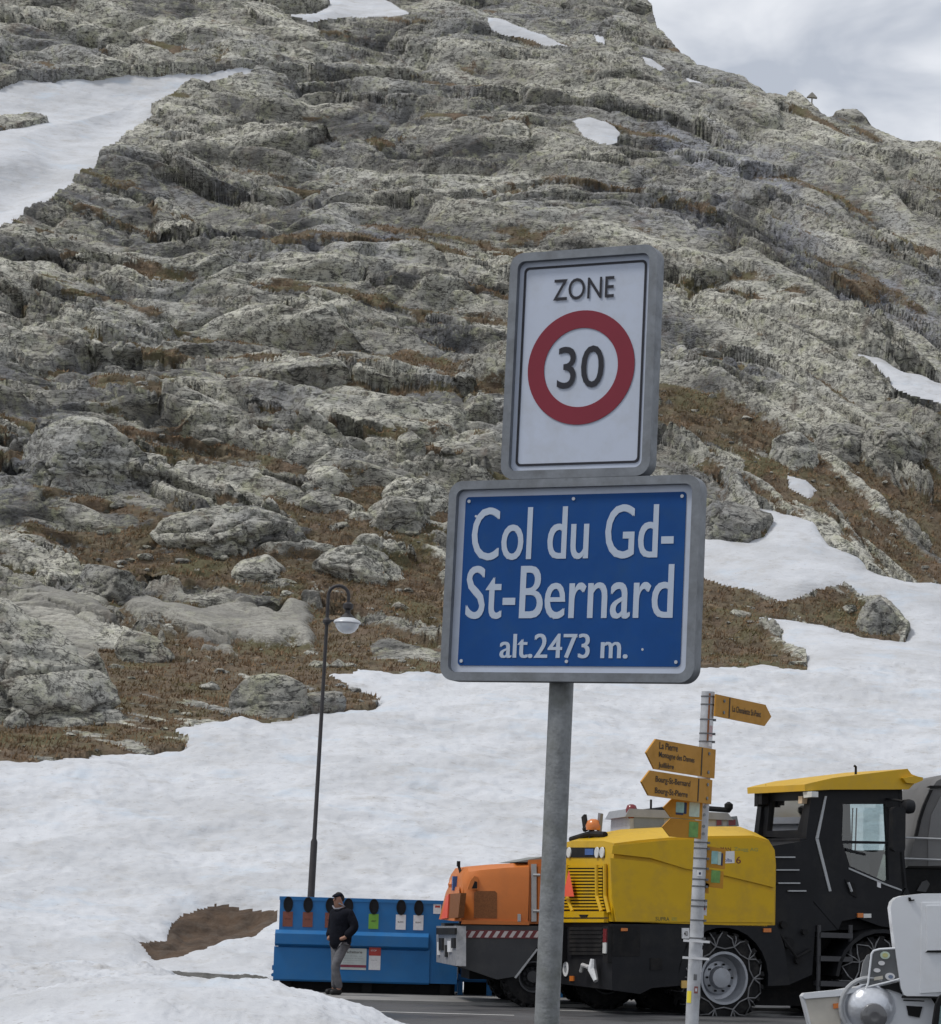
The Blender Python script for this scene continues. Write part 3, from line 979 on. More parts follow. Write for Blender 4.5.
def boulder_mesh(name, w, d, h, seed, sub=5, crack=1.0, square=0.5, grass=0.0, tone=0.6):
    bm = BM()
    bmesh.ops.create_icosphere(bm, subdivisions=sub, radius=1.0)
    rnd = random.Random(seed)
    off = Vector((rnd.uniform(-50, 50), rnd.uniform(-50, 50), rnd.uniform(-50, 50)))
    planes = []
    square = min(1.0, 0.35 + 0.7 * square)
    for i in range(rnd.randint(9, 13)):
        n = Vector((rnd.gauss(0, 1), rnd.gauss(-0.2, 1), rnd.gauss(0.2, 0.9))).normalized()
        planes.append((n, rnd.uniform(0.52, 0.92)))
    s = max(w, h)
    tones = []
    for v in bm.verts:
        p = v.co.normalized()
        r = 1.0
        for n, dd in planes:
            c = p.dot(n)
            if c > 0.05:
                r = min(r, dd / c + 0.0)
        r = r * square + (1 - square) * 0.88
        q = Vector((p.x * w / 2, p.y * d / 2, p.z * h / 2)) * r
        a = mnoise.fractal(q * (1.3 / s ** 0.5) + off, 0.9, 2.1, 5)
        vd, _ = mnoise.voronoi(Vector((q.x * 0.45, q.y * 0.5, q.z * 1.0)) * (1.3 / s ** 0.4) + off + Vector((a, a * 0.5, a)) * 0.45)
        e = vd[1] - vd[0]
        lay = mnoise.noise(Vector((q.x * 0.25, q.y * 0.25, q.z * 2.6 + 0.3 * a)) + off)
        k = -0.07 * crack * math.exp(-(e / 0.03) ** 2) + 0.05 * a + 0.03 * max(-0.5, min(0.5, 3 * lay))
        fine = mnoise.fractal(q * 3.5 + off, 0.8, 2.0, 4)
        v.co = q + p * (k * s * 0.55 + 0.018 * fine)
        tones.append(tone + 0.18 * a)
    me = bpy.data.meshes.new(name)
    for f in bm.faces: f.smooth = True
    bm.to_mesh(me)
    bm.free()
    for nm, vals in (('tone', tones), ('pale', [0.0] * len(tones)), ('grass', [grass] * len(tones))):
        a_ = me.attributes.new(nm, 'FLOAT', 'POINT')
        a_.data.foreach_set('value', np.array(vals, np.float32))
    return me


# x0, y0, x1, y1 in the photograph; depth ratio; tone; label
BOULDERS = [
    (156, 498, 296, 556, 0.7, 0.72, 0.8, 'big flat topped boulder streaked with yellow lichen above the street lamp'),
    (78, 548, 136, 598, 0.9, 0.45, 0.3, 'round dark grey boulder just above the cracked pale pavement slab'),
    (8, 414, 156, 494, 0.6, 0.75, 0.6, 'huge pale rock hump standing above all the grassy ledges'),
    (-110, 592, 138, 748, 0.5, 0.72, 0.8, 'largest pale outcrop, layered and reaching down to the main snow slope'),
    (56, 640, 122, 708, 0.8, 0.70, 0.6, 'cracked pale block leaning on the largest outcrop beside brown turf'),
    (26, 690, 62, 716, 0.8, 0.62, 0.6, 'small pale rock under the largest outcrop, close to the snow'),
    (2, 704, 28, 728, 0.8, 0.5, 0.6, 'small grey rock at the very foot of the largest outcrop'),
    (118, 618, 172, 668, 0.8, 0.6, 0.7, 'mossy split rock between the largest outcrop and the brown turf'),
    (234, 672, 312, 722, 0.7, 0.5, 0.7, 'grey outcrop at the snow edge just in front of the lamp post'),
    (296, 680, 346, 716, 0.8, 0.42, 0.5, 'dark smooth rock behind the lamp post at the snow edge'),
    (358, 484, 432, 528, 0.7, 0.45, 0.8, 'angular boulder on brown grass nearest the top corner of the blue sign'),
    (316, 540, 412, 584, 0.7, 0.75, 0.5, 'pale low slab of rock just above the street lamp'),
    (298, 454, 350, 492, 0.8, 0.72, 0.6, 'pale rock with a rounded top between two grassy ledges'),
    (302, 486, 346, 512, 0.8, 0.6, 0.5, 'small rounded rock beside the big lichened boulder'),
    (386, 470, 470, 512, 0.6, 0.8, 0.5, 'long pale slab disappearing behind the blue sign'),
    (812, 402, 868, 460, 0.9, 0.42, 0.4, 'domed boulder above the brown grass, middle one of three beside the speed sign'),
    (858, 404, 932, 460, 0.8, 0.5, 0.7, 'wide cracked boulder just below the wedge of snow'),
    (768, 420, 818, 466, 0.8, 0.78, 0.7, 'pale rounded rock between the speed sign and the domed boulder'),
    (700, 484, 772, 538, 0.8, 0.35, 0.8, 'dark jagged rock at the top of the long snow tongue'),
    (862, 594, 908, 640, 0.8, 0.4, 0.8, 'dark split rock at the tip of the brown strip between two snow tongues'),
    (398, 424, 428, 452, 0.9, 0.5, 0.3, 'small round grey stone among ledges beside the foot of the speed sign'),
    (236, 552, 292, 582, 0.7, 0.7, 0.5, 'pale rock sunk in brown grass below the big lichened boulder'),
]
for i, (x0, y0, x1, y1, dr, tn, sq, lab) in enumerate(BOULDERS):
    b = terrain_point((x0 + x1) / 2, y1 - 0.20 * (y1 - y0))
    Yb = b.y - 0.15
    w = (x1 - x0) / F_PX * Yb * 1.04
    h = (y1 - y0) / F_PX * Yb * 1.08
    me = boulder_mesh('boulder', w * 1.14, w * dr, h * 1.42, 500 + i, 6 if w > 2.5 else 5, 1.0, 0.55 + 0.4 * sq, 0.0, tn)
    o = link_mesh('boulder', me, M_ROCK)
    c = at((x0 + x1) / 2, (y0 + y1) / 2, Yb)
    o.location = (c.x, Yb + w * dr * 0.22, c.z - 0.27 * h)
    o.rotation_euler = (R(random.uniform(-4, 4)), R(random.uniform(-3, 5)), 0)
    tag(o, lab, 'boulder', 'boulders lying on the rock slope')

# a little mushroom-shaped marker on the skyline
mk = terrain_point(811, 103)
mk_y = float(np.interp(az_of(811, 100)[0], TA, crest_y))
top = at(812.5, 93, mk_y)
s_ = mk_y / F_PX
root = empty('skyline_marker', (at(811.5, 106, mk_y).x, mk_y, top.z - 15 * s_), (0, 0, 0), 'tiny roofed marker post sticking up from the skyline ridge', 'marker')
M_WOOD = mat('weathered_wood', (0.34, 0.32, 0.28), 0.9)
bm = BM(); tube(bm, [(0, 0, -0.2), (0.02, 0, 11 * s_)], 0.04, 8)
obj('post', bm, M_WOOD, root)
bm = BM(); prism(bm, [(-5.2 * s_, 10 * s_), (5.6 * s_, 9.4 * s_), (4.6 * s_, 10.8 * s_), (0.6 * s_, 15 * s_), (-0.4 * s_, 15 * s_)], -0.12, 0.12, 'y')
obj('roof', bm, M_WOOD, root, bevel=0.02)

# loose stones strewn over the brown turf: far too many to count
rs = np.random.RandomState(5)
ok_ = (grass > 0.55) & (snow_id == 0) & (PXF > -80) & (PXF < 1020) & (PYF > 380)
ii = np.argwhere(ok_)
ii = ii[rs.choice(len(ii), 520, replace=False)]
bm = BM()
tones = []
for (r_, c_) in ii:
    p = Vector((float(Xf[r_, c_]), float(Yf[r_, c_]), float(Zf[r_, c_])))
    s = 0.05 + 0.26 * rs.rand() ** 4
    v0 = len(bm.verts)
    res = bmesh.ops.create_icosphere(bm, subdivisions=2, radius=1.0)
    o3 = Vector(rs.rand(3) * 40)
    for v in res['verts']:
        k_ = 1 + 0.6 * mnoise.noise(v.co * 0.9 + o3) + 0.25 * mnoise.noise(v.co * 2.5 + o3)
        v.co = p + Vector((v.co.x * s * 1.25, v.co.y * s, v.co.z * s * 0.62)) * k_
    tones += [0.25 + 0.6 * rs.rand()] * len(res['verts'])
me = bpy.data.meshes.new('stones')
bm.to_mesh(me); bm.free()
for nm, vals in (('tone', tones), ('pale', [0.0] * len(tones)), ('grass', [0.0] * len(tones))):
    a_ = me.attributes.new(nm, 'FLOAT', 'POINT'); a_.data.foreach_set('value', np.array(vals, np.float32))
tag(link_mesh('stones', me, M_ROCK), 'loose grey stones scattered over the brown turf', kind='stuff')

# tufts of dead and green grass on the turf
M_TUFT = mat('grass_blades', (0.215, 0.140, 0.08), 0.9, var=0.55, scale=0.9, dirt=(0.11, 0.112, 0.045), dirt_amt=1.0, dirt_scale=0.5)
ok_ = (grass > 0.5) & (snow_id == 0) & (PXF > -120) & (PXF < 1060) & (PYF > 120)
ii = np.argwhere(ok_)
NT = min(len(ii), 26000)
ii = ii[rs.choice(len(ii), NT, replace=False)]
P0 = np.stack([Xf[ii[:, 0], ii[:, 1]], Yf[ii[:, 0], ii[:, 1]], Zf[ii[:, 0], ii[:, 1]]], -1)
verts, nb = [], 5
for b_ in range(nb):
    ang_ = rs.rand(NT) * 2 * math.pi
    hgt = 0.05 + 0.13 * rs.rand(NT) ** 2
    wid = 0.018 + 0.02 * rs.rand(NT)
    off = (rs.rand(NT, 2) - 0.5) * 0.22
    base_ = P0 + np.stack([off[:, 0], off[:, 1], np.full(NT, -0.03)], -1)
    side_ = np.stack([np.cos(ang_) * wid, np.sin(ang_) * wid, np.zeros(NT)], -1)
    lean = np.stack([(rs.rand(NT) - 0.4) * 0.16, (rs.rand(NT) - 0.6) * 0.14, hgt], -1)
    verts.append(np.stack([base_ - side_, base_ + side_, base_ + lean], 1))
V3 = np.concatenate(verts, 0).reshape(-1, 3).astype(np.float32)
me = bpy.data.meshes.new('grass')
me.vertices.add(len(V3)); me.vertices.foreach_set('co', V3.ravel())
nf_ = len(V3) // 3
me.loops.add(len(V3)); me.loops.foreach_set('vertex_index', np.arange(len(V3), dtype=np.int32))
me.polygons.add(nf_); me.polygons.foreach_set('loop_start', np.arange(0, len(V3), 3, dtype=np.int32))
me.update(calc_edges=True)
tag(link_mesh('grass', me, M_TUFT), 'short straw coloured grass tufts between the rocks', kind='stuff')

# ------------------------------------------------------------------ road sign
M_GALV = mat('galvanised_steel', (0.24, 0.25, 0.255), 0.55, 0.35, 0.28, 22, 0.003, 90, dirt=(0.13, 0.138, 0.115), dirt_amt=0.75, dirt_scale=7)
M_FRAME = mat('sign_frame_alloy', (0.20, 0.215, 0.235), 0.5, 0.45, 0.2, 18, 0.001, 60, dirt=(0.13, 0.135, 0.14), dirt_amt=0.6, dirt_scale=12)
M_SIGN_WHITE = mat('sign_white', (0.49, 0.54, 0.645), 0.45, var=0.04, scale=3, dirt=(0.36, 0.37, 0.38), dirt_amt=0.45, dirt_scale=5)
M_SIGN_BLUE = mat('sign_blue', (0.006, 0.060, 0.225), 0.5, var=0.14, scale=4, dirt=(0.020, 0.075, 0.20), dirt_amt=0.6, dirt_scale=9, spec=0.2)
M_SIGN_RED = mat('sign_red', (0.20, 0.013, 0.030), 0.5, var=0.06, scale=5)
M_SIGN_BLACK = mat('sign_black', (0.014, 0.014, 0.022), 0.5)
M_LETTER = mat('sign_letter', (0.44, 0.51, 0.62), 0.45, var=0.04, scale=6)


def fit_text(name, s, w, h, m, parent, cx, z0, y, bold=0.0, align='C', fat=0.0):
    """lettering fitted to a width and height in the panel's x-z plane, facing -y"""
    o = text_mesh(name, s, 1.0, m, parent, (0, 0, 0), (0, 0, 0), 1.0, 0.0, 'LEFT', bold)
    me = o.data
    co = np.empty(len(me.vertices) * 3, np.float32)
    me.vertices.foreach_get('co', co)
    co = co.reshape(-1, 3)
    lo, hi = co.min(0), co.max(0)
    x = (co[:, 0] - lo[0]) / (hi[0] - lo[0]) * w + (cx - w / 2 if align == 'C' else cx)
    z = (co[:, 1] - lo[1]) / (hi[1] - lo[1]) * h + z0
    new = np.stack([x, np.full_like(x, y), z], -1).astype(np.float32)
    me.vertices.foreach_set('co', new.ravel())
    me.update()
    if fat:
        # a second, slightly shifted layer thickens the strokes
        bm = BM(); bm.from_mesh(me)
        dup = bmesh.ops.duplicate(bm, geom=bm.verts[:] + bm.edges[:] + bm.faces[:])['geom']
        for e in dup:
            if isinstance(e, bmesh.types.BMVert): e.co.x += fat; e.co.y -= 0.0006
        bm.to_mesh(me); bm.free()
    o.location = (0, 0, 0); o.rotation_euler = (0, 0, 0); o.scale = (1, 1, 1)
    return o


def ring_prism(bm, outer, inner, a, b, axis='y', mi=0):
    """a flat ring between two outlines with the same number of points"""
    def mk(p, t):
        if axis == 'y': return (p[0], t, p[1])
        if axis == 'x': return (t, p[0], p[1])
        return (p[0], p[1], t)
    oa = [bm.verts.new(mk(p, a)) for p in outer]; ob = [bm.verts.new(mk(p, b)) for p in outer]
    ia = [bm.verts.new(mk(p, a)) for p in inner]; ib = [bm.verts.new(mk(p, b)) for p in inner]
    n = len(outer)
    for i in range(n):
        j = (i + 1) % n
        for q in ((oa[i], oa[j], ia[j], ia[i]), (ob[i], ib[i], ib[j], ob[j]), (oa[i], ob[i], ob[j], oa[j]), (ia[i], ia[j], ib[j], ib[i])):
            f = bm.faces.new(q); f.material_index = mi


SIGN_D = 8.0
SIGN_YAW = R(-26.5)
base = at(541.5, 880, SIGN_D)
sign = empty('road_sign', (base.x, SIGN_D, ground_z(base.x)), (0, R(0.35), SIGN_YAW),
             'grey pole carrying a zone 30 panel above a blue mountain pass name panel', 'sign')
zc = at(574, 580, SIGN_D).z                   # blue panel centre
zs = at(582, 366, SIGN_D).z                   # speed panel centre
g0 = ground_z(base.x)
bm = BM(); tube(bm, [(0, 0.06, 0), (0, 0.06, zs - g0 + 0.3)], 0.038, 24)
obj('pole', bm, M_GALV, sign, smooth=40)


def panel(name, w, h, cx, cz, m, rad):
    root_off = (cx, 0, cz)
    bm = BM()
    prism(bm, rrect(-w / 2 + 0.012, -h / 2 + 0.012, w / 2 - 0.012, h / 2 - 0.012, rad - 0.01), -0.006, 0.004, 'y')
    p = obj(name, bm, m, sign)
    p.location = root_off
    bm = BM()
    ring_prism(bm, rrect(-w / 2, -h / 2, w / 2, h / 2, rad, 8), rrect(-w / 2 + 0.027, -h / 2 + 0.027, w / 2 - 0.027, h / 2 - 0.027, rad - 0.022, 8), -0.026, 0.028, 'y')
    obj('frame', bm, M_FRAME, p, smooth=30, bevel=0.007, seg=3)
    bm = BM()
    for zz in (-h * 0.3, h * 0.3):
        bm = BM()
        prism(bm, [(-w * 0.36, 0.0285), (w * 0.36, 0.0285), (w * 0.36, 0.045), (0.06 - cx, 0.045), (0.06 - cx, 0.108), (-0.06 - cx, 0.108), (-0.06 - cx, 0.045), (-w * 0.36, 0.045)], zz - 0.018, zz + 0.018, 'z')
        obj('bracket', bm, M_GALV, p)
    return p


ax = at(574, 580, SIGN_D).x - base.x
# panel offsets are measured along the panel, whose plane passes just in front of the pole
blue_cx = (at(574, 580, SIGN_D).x - at(557.5, 580, SIGN_D).x) / math.cos(SIGN_YAW)
zone_cx = (at(582, 366, SIGN_D).x - at(568, 366, SIGN_D).x) / math.cos(SIGN_YAW)
bp = panel('place_panel', 0.852, 0.632, blue_cx - 0.012, zc - g0 - 0.004, M_SIGN_WHITE, 0.046)
bm = BM(); prism(bm, rrect(-0.374, -0.267, 0.374, 0.267, 0.012), -0.0085, -0.0065, 'y')
obj('blue_field', bm, M_SIGN_BLUE, bp)
M_SCREW = mat('screw_head', (0.50, 0.53, 0.58), 0.4, 0.3)
for sx in (-0.361, 0.0, 0.361):
    for sz in (-0.253, 0.253):
        bm = BM(); lathe(bm, [(0.0055, -0.0115), (0.0055, -0.0086)], (sx, 0, sz), 'y', 10); obj('screw', bm, M_SCREW, bp)
for (sx, sz) in ((-0.335, 0.205), (0.03, -0.175), (0.25, -0.215), (-0.05, -0.118), (0.13, -0.20)):
    bm = BM(); lathe(bm, [(0.0042, -0.0092), (0.0038, -0.0086)], (sx, 0, sz), 'y', 7); obj('paint_chip', bm, M_SCREW, bp)
fit_text('lettering', 'Col du Gd-', 0.680, 0.168, M_LETTER, bp, -0.006, 0.064, -0.0095, 0.0, 'C', 0.0045)
fit_text('lettering', 'St-Bernard', 0.696, 0.168, M_LETTER, bp, -0.008, -0.121, -0.0095, 0.0, 'C', 0.0045)
fit_text('lettering', 'alt.2473 m.', 0.428, 0.076, M_LETTER, bp, -0.016, -0.243, -0.0095, 0.0, 'C', 0.0045)

zp = panel('speed_panel', 0.505, 0.728, zone_cx, zs - g0, M_SIGN_WHITE, 0.046)
bm = BM(); ring_prism(bm, rrect(-0.210, -0.320, 0.210, 0.320, 0.016), rrect(-0.203, -0.313, 0.203, 0.313, 0.012), -0.0085, -0.0065, 'y')
obj('border_line', bm, M_SIGN_BLACK, zp)
cz = -0.012
bm = BM()
circ = lambda r: [(r * math.cos(2 * math.pi * k / 72), cz + r * math.sin(2 * math.pi * k / 72)) for k in range(72)]
ring_prism(bm, circ(0.182), circ(0.126), -0.0085, -0.0065, 'y')
obj('red_ring', bm, M_SIGN_RED, zp)
fit_text('lettering', 'ZONE', 0.208, 0.069, M_SIGN_BLACK, zp, -0.001, 0.206, -0.0095, 0.004)
fit_text('lettering', '30', 0.158, 0.134, M_SIGN_BLACK, zp, 0.000, cz - 0.066, -0.0095, 0.003)

# ------------------------------------------------------------------ hiking signpost
M_HIKE = mat('trail_yellow', (0.50, 0.235, 0.018), 0.55, var=0.08, scale=8, dirt=(0.33, 0.16, 0.02), dirt_amt=0.5, dirt_scale=9)
M_HIKE_EDGE = mat('board_edge', (0.12, 0.075, 0.03), 0.6)
M_POLE = mat('pale_pole', (0.50, 0.51, 0.53), 0.5, 0.3, 0.2, 10, dirt=(0.22, 0.22, 0.22), dirt_amt=0.5, dirt_scale=9)
M_INK = mat('dark_ink', (0.03, 0.022, 0.015), 0.6)
M_BAND = mat("steel_band", (0.16, 0.16, 0.165), 0.45, 0.6)
M_STK_TEAL = mat('teal_sticker', (0.30, 0.52, 0.50), 0.4, var=0.2, scale=30)
M_STK_NAVY = mat('navy_sticker', (0.02, 0.035, 0.10), 0.4)
M_STK_GREEN = mat('green_sticker', (0.16, 0.33, 0.09), 0.4, var=0.3, scale=40)
M_STK_PALE = mat('pale_sticker', (0.52, 0.62, 0.52), 0.4, var=0.15, scale=40)
M_STK_WHITE = mat('white_sticker', (0.70, 0.70, 0.71), 0.45, var=0.1, scale=30)
M_STK_RED = mat('red_sticker', (0.42, 0.05, 0.04), 0.45)
M_YEL = mat('yellow_tape', (0.75, 0.62, 0.05), 0.5)

HK_D = 12.5
hb = at(692, 860, HK_D)
hike = empty('trail_signpost', (hb.x, HK_D, ground_z(hb.x)), (0, R(1.1), 0),
             'slim pale post with yellow arrow boards and stickers in front of the yellow machine', 'signpost')
hg = ground_z(hb.x)


def hz(py): return at(694, py, HK_D).z - hg


bm = BM(); tube(bm, [(0, 0, 0), (0, 0, hz(691))], 0.0315, 20)
obj('post', bm, M_POLE, hike, smooth=40)


def arrow_board(x_tail, x_tip, z0, z1, yaw, lines, bar=None, tip=0.07, y=-0.045, tx=None, lab=None, sticks=()):
    s = 1 if x_tip > x_tail else -1
    zm = (z0 + z1) / 2
    pts = [(x_tail, z0), (x_tip - s * tip, z0), (x_tip, zm), (x_tip - s * tip, z1), (x_tail, z1)]
    bm = BM(); prism(bm, pts, y - 0.004, y + 0.004, 'y')
    b = obj('arrow_board', bm, M_HIKE, hike, bevel=0.0012)
    b.rotation_euler = (0, 0, yaw)
    t = -0.11 if yaw > 0.8 else -0.077
    b.location = (t * math.cos(yaw), t * math.sin(yaw), 0)
    if lab: b['label'] = lab
    for zz in (z0 + 0.025, z1 - 0.025):
        bm = BM()
        lathe(bm, [(0.008, y - 0.009), (0.008, y - 0.0042)], (0.055 if s < 0 else 0.185, 0, zz), 'y', 8)
        obj('bolt', bm, M_GALV, b)
    if bar is not None:
        bm = BM(); box2(bm, bar - 0.005, bar + 0.005, y - 0.0055, y - 0.0042, z0 + 0.004, z1 - 0.004)
        obj('divider_line', bm, M_INK, b)
    for (t, x0, x1, zz, h) in lines:
        fit_text('lettering', t, x1 - x0, h, M_INK, b, x0, zz, y - 0.006, 0.012, 'L')
    for (x0, x1, s0, s1, m) in sticks:
        bm = BM(); prism(bm, rrect(x0, s0, x1, s1, 0.004, 2), y - 0.0056, y - 0.0042, 'y')
        obj('sticker', bm, m, b)
    return b


YAW = R(57)
zr0, zr1 = hz(717.5), hz(693.5)
arrow_board(0.10, 0.705, zr0 + 0.01, zr1, YAW, [('La Chenalette St-Point', 0.275, 0.585, zr0 + 0.048, 0.030)], 0.245, lab='highest yellow arrow board, pointing right')
za0, za1 = hz(777.5), hz(751)
arrow_board(0.125, -0.56, za0, za1 + 0.012, YAW, [('La Pierre', -0.44, -0.26, za1 - 0.030, 0.032), ('Montagne des Dames', -0.44, -0.09, za1 - 0.076, 0.034), ('Juillière', -0.44, -0.29, za1 - 0.122, 0.032)], -0.015, 0.085,
            lab='yellow arrow board with three lines of writing, pointing left')
zb0, zb1 = hz(803.5), hz(778.5)
arrow_board(0.105, -0.59, zb0, zb1 - 0.004, YAW, [('Bourg-St-Bernard', -0.46, -0.12, zb1 - 0.060, 0.036), ('Bourg-St-Pierre', -0.46, -0.14, zb1 - 0.112, 0.036)], -0.035, 0.075,
            lab='yellow arrow board with two lines of writing, pointing left')
zc0, zc1 = hz(820), hz(801.5)
yw = R(28)
arrow_board(0.045, -0.175, zc0, zc1, yw, [], None, 0.045, sticks=((-0.105, -0.060, zc0 + 0.026, zc1 - 0.012, M_STK_TEAL), (-0.060, -0.045, zc0 + 0.022, zc1 - 0.012, M_STK_NAVY), (-0.105, -0.061, zc0 + 0.016, zc0 + 0.0255, M_STK_NAVY), (-0.030, 0.028, zc0 + 0.012, zc1 - 0.008, M_STK_PALE)),
            lab='short yellow board with a teal and a pale green sticker')
zd0, zd1 = hz(839), hz(820.8)
arrow_board(0.045, -0.175, zd0, zd1, yw, [], None, 0.045, sticks=((-0.026, 0.026, zd0 + 0.005, zd1 - 0.008, M_STK_GREEN),),
            lab='lowest short yellow board with a green sticker')


def small_plate(px0, px1, py0, py1, m, sticks, lab):
    x0, x1 = (px0 - 694) / 208.0 + 0.012, (px1 - 694) / 208.0 + 0.012
    z0, z1 = hz(py1), hz(py0)
    bm = BM(); prism(bm, [(x0, z0), (x1, z0 - 0.004), (x1, z1 - 0.010), (x0, z1)], 0.012, 0.018, 'y')
    b = obj('small_plate', bm, m, hike, bevel=0.001)
    b['label'] = lab
    for (a, c, e, g, mm) in sticks:
        bm = BM(); box2(bm, x0 + (x1 - x0) * a, x0 + (x1 - x0) * c, 0.0102, 0.0118, z0 + (z1 - z0) * e, z0 + (z1 - z0) * g)
        obj('sticker', bm, mm, b)


small_plate(697, 717, 845, 866.5, M_HIKE, ((0.30, 0.62, 0.18, 0.78, M_STK_TEAL), (0.63, 0.78, 0.15, 0.76, M_STK_PALE), (0.79, 0.87, 0.12, 0.7, M_STK_NAVY)), 'small yellow plate with a teal sticker')
small_plate(697, 716, 867.5, 886, M_HIKE, ((0.35, 0.82, 0.25, 0.92, M_STK_GREEN),), 'small yellow plate with a green sticker')
small_plate(696, 702, 881, 892, M_HIKE, (), 'narrow yellow plate')
small_plate(696, 701, 899, 914, M_STK_WHITE, ((0.3, 0.7, 0.3, 0.6, M_STK_RED),), 'narrow white plate with a red mark')
small_plate(694, 699, 922, 944, M_STK_WHITE, ((0.3, 0.9, 0.5, 0.8, M_STK_NAVY),), 'narrow white plate with a dark mark')
small_plate(692, 699, 947, 971, M_STK_WHITE, (), 'plain narrow white plate')
for py in (696, 704, 719, 733, 741, 842, 848, 858, 868, 879, 886, 900, 906, 920, 938, 958):
    z = hz(py)
    bm = BM()
    lathe(bm, [(0.0317, z - 0.0035), (0.0335, z - 0.003), (0.0335, z + 0.003), (0.0317, z + 0.0035)], (0, 0, 0), 'z', 20)
    box(bm, 0.038, -0.006, z, 0.012, 0.012, 0.011)
    obj('clamp_band', bm, M_BAND, hike)
for py in (941, 958):
    bm = BM()
    box(bm, 0.0, -0.036, hz(py), 0.125, 0.008, 0.011)
    obj('clamp_lug', bm, M_STK_WHITE, hike)


def wrap(py0, py1, a0, a1, m, name='sticker'):
    bm = BM()
    n = 10
    lo = [bm.verts.new((0.0327 * math.sin(R(a0 + (a1 - a0) * k / n)), -0.0327 * math.cos(R(a0 + (a1 - a0) * k / n)), hz(py1))) for k in range(n + 1)]
    hi = [bm.verts.new((0.0327 * math.sin(R(a0 + (a1 - a0) * k / n)), -0.0327 * math.cos(R(a0 + (a1 - a0) * k / n)), hz(py0))) for k in range(n + 1)]
    for k in range(n): bm.faces.new((lo[k], lo[k + 1], hi[k + 1], hi[k]))
    obj(name, bm, m, hike)


wrap(718, 746, 20, 70, M_STK_WHITE); wrap(725, 736, 22, 60, mat('pink_sticker', (0.5, 0.3, 0.3), 0.5))
wrap(693, 742, 2, 18, mat('rust_tape', (0.28, 0.11, 0.04), 0.6))
wrap(870, 876, -22, 22, M_STK_WHITE); wrap(872, 874.5, -9, 9, M_STK_NAVY)
wrap(991, 1003, -72, -22, M_YEL); wrap(986, 993, 0, 34, mat('round_sticker_red', (0.25, 0.08, 0.07), 0.5)); wrap(988, 991, 8, 26, M_STK_WHITE)
wrap(974, 980, -10, 18, M_BAND)

# ------------------------------------------------------------------ street lamp
M_LAMP = mat('lamp_paint', (0.045, 0.042, 0.044), 0.55, 0.3, 0.2, 8)
M_LAMP_GLASS = mat('lamp_glass', (0.62, 0.65, 0.68), 0.15, var=0.05, spec=0.7)
LP_D = 50.3
lb = at(310.5, 895, LP_D)
s_ = LP_D / F_PX
lamp = empty('street_lamp', (lb.x, LP_D, ground_z(lb.x) - 0.12), (0, R(0.35), 0), 'tall thin lamp post with a hooked top and white glass bowl behind the blue container', 'street lamp')
lz = ground_z(lb.x) - 0.12
def lzz(py): return at(322, py, LP_D).z - lz
bm = BM(); tube(bm, [(0, 0, 0), (0, 0, lzz(842)), (0, 0, lzz(839)), (0, 0, lzz(604))], [0.075, 0.066, 0.042, 0.034], 14)
obj('post', bm, M_LAMP, lamp, smooth=40)
r = 10.2 * s_
zt = lzz(595)
bm = BM()
path = [(0, 0, lzz(604))] + [(r - r * math.cos(R(a)), 0, zt + r * math.sin(R(a))) for a in range(0, 181, 15)] + [(2 * r, 0, lzz(606))]
tube(bm, path, 0.033, 12)
lathe(bm, [(0.04, lzz(624.5)), (0.085, lzz(622)), (0.085, lzz(620)), (0.04, lzz(617.5))], (0, 0, 0), 'z', 14)
lathe(bm, [(0.05, lzz(609)), (0.10, lzz(607)), (0.10, lzz(603)), (0.045, lzz(601))], (2 * r, 0, 0), 'z', 14)
tube(bm, [(0, 0, lzz(621)), (1.2 * r, 0, lzz(619))], 0.02, 8)
obj('hook_arm', bm, M_LAMP, lamp, smooth=40)
hx = 2 * r
bm = BM(); lathe(bm, [(0.045, lzz(606)), (0.055, lzz(612)), (0.14, lzz(616)), (0.10, lzz(617.5))], (hx, 0, 0), 'z', 20)
obj('cap', bm, M_LAMP, lamp, smooth=40)
bm = BM(); lathe(bm, [(0.13, lzz(616.4)), (0.25, lzz(619.5)), (0.27, lzz(621.5)), (0.25, lzz(622.4))], (hx, 0, 0), 'z', 28)
sh = obj('lamp_shade', bm, mat('shade_enamel', (0.55, 0.57, 0.60), 0.35), lamp, smooth=40)
bm = BM(); lathe(bm, [(0.235, lzz(622.6)), (0.22, lzz(626)), (0.16, lzz(630)), (0.08, lzz(632)), (0.01, lzz(632.5))], (hx, 0, 0), 'z', 28)
obj('glass_bowl', bm, M_LAMP_GLASS, lamp, smooth=50)

# ------------------------------------------------------------------ vehicles: helpers
M_YELLOW = mat('yellow_paint', (0.60, 0.365, 0.006), 0.42, var=0.05, scale=1.5, dirt=(0.36, 0.235, 0.05), dirt_amt=0.6, dirt_scale=1.6, spec=0.35)
M_YELLOW_LIT = mat('lit_yellow_paint', (0.62, 0.37, 0.012), 0.42, var=0.05, scale=1.5, dirt=(0.40, 0.27, 0.08), dirt_amt=0.4, dirt_scale=2)  # lighter copy of the yellow: light on the roof put into the colour
M_BLACK = mat('black_plastic', (0.012, 0.0125, 0.015), 0.5, var=0.2, scale=3, dirt=(0.05, 0.047, 0.042), dirt_amt=0.35, dirt_scale=2.2, spec=0.22)
M_CHASSIS = mat('chassis_black', (0.011, 0.011, 0.012), 0.7, var=0.3, scale=4, dirt=(0.05, 0.045, 0.04), dirt_amt=0.5, dirt_scale=3, spec=0.2)
M_RUBBER = mat('tyre_rubber', (0.013, 0.013, 0.014), 0.85, var=0.3, scale=7, bump=0.01, bscale=20, dirt=(0.065, 0.06, 0.054), dirt_amt=0.5, dirt_scale=5, spec=0.15)
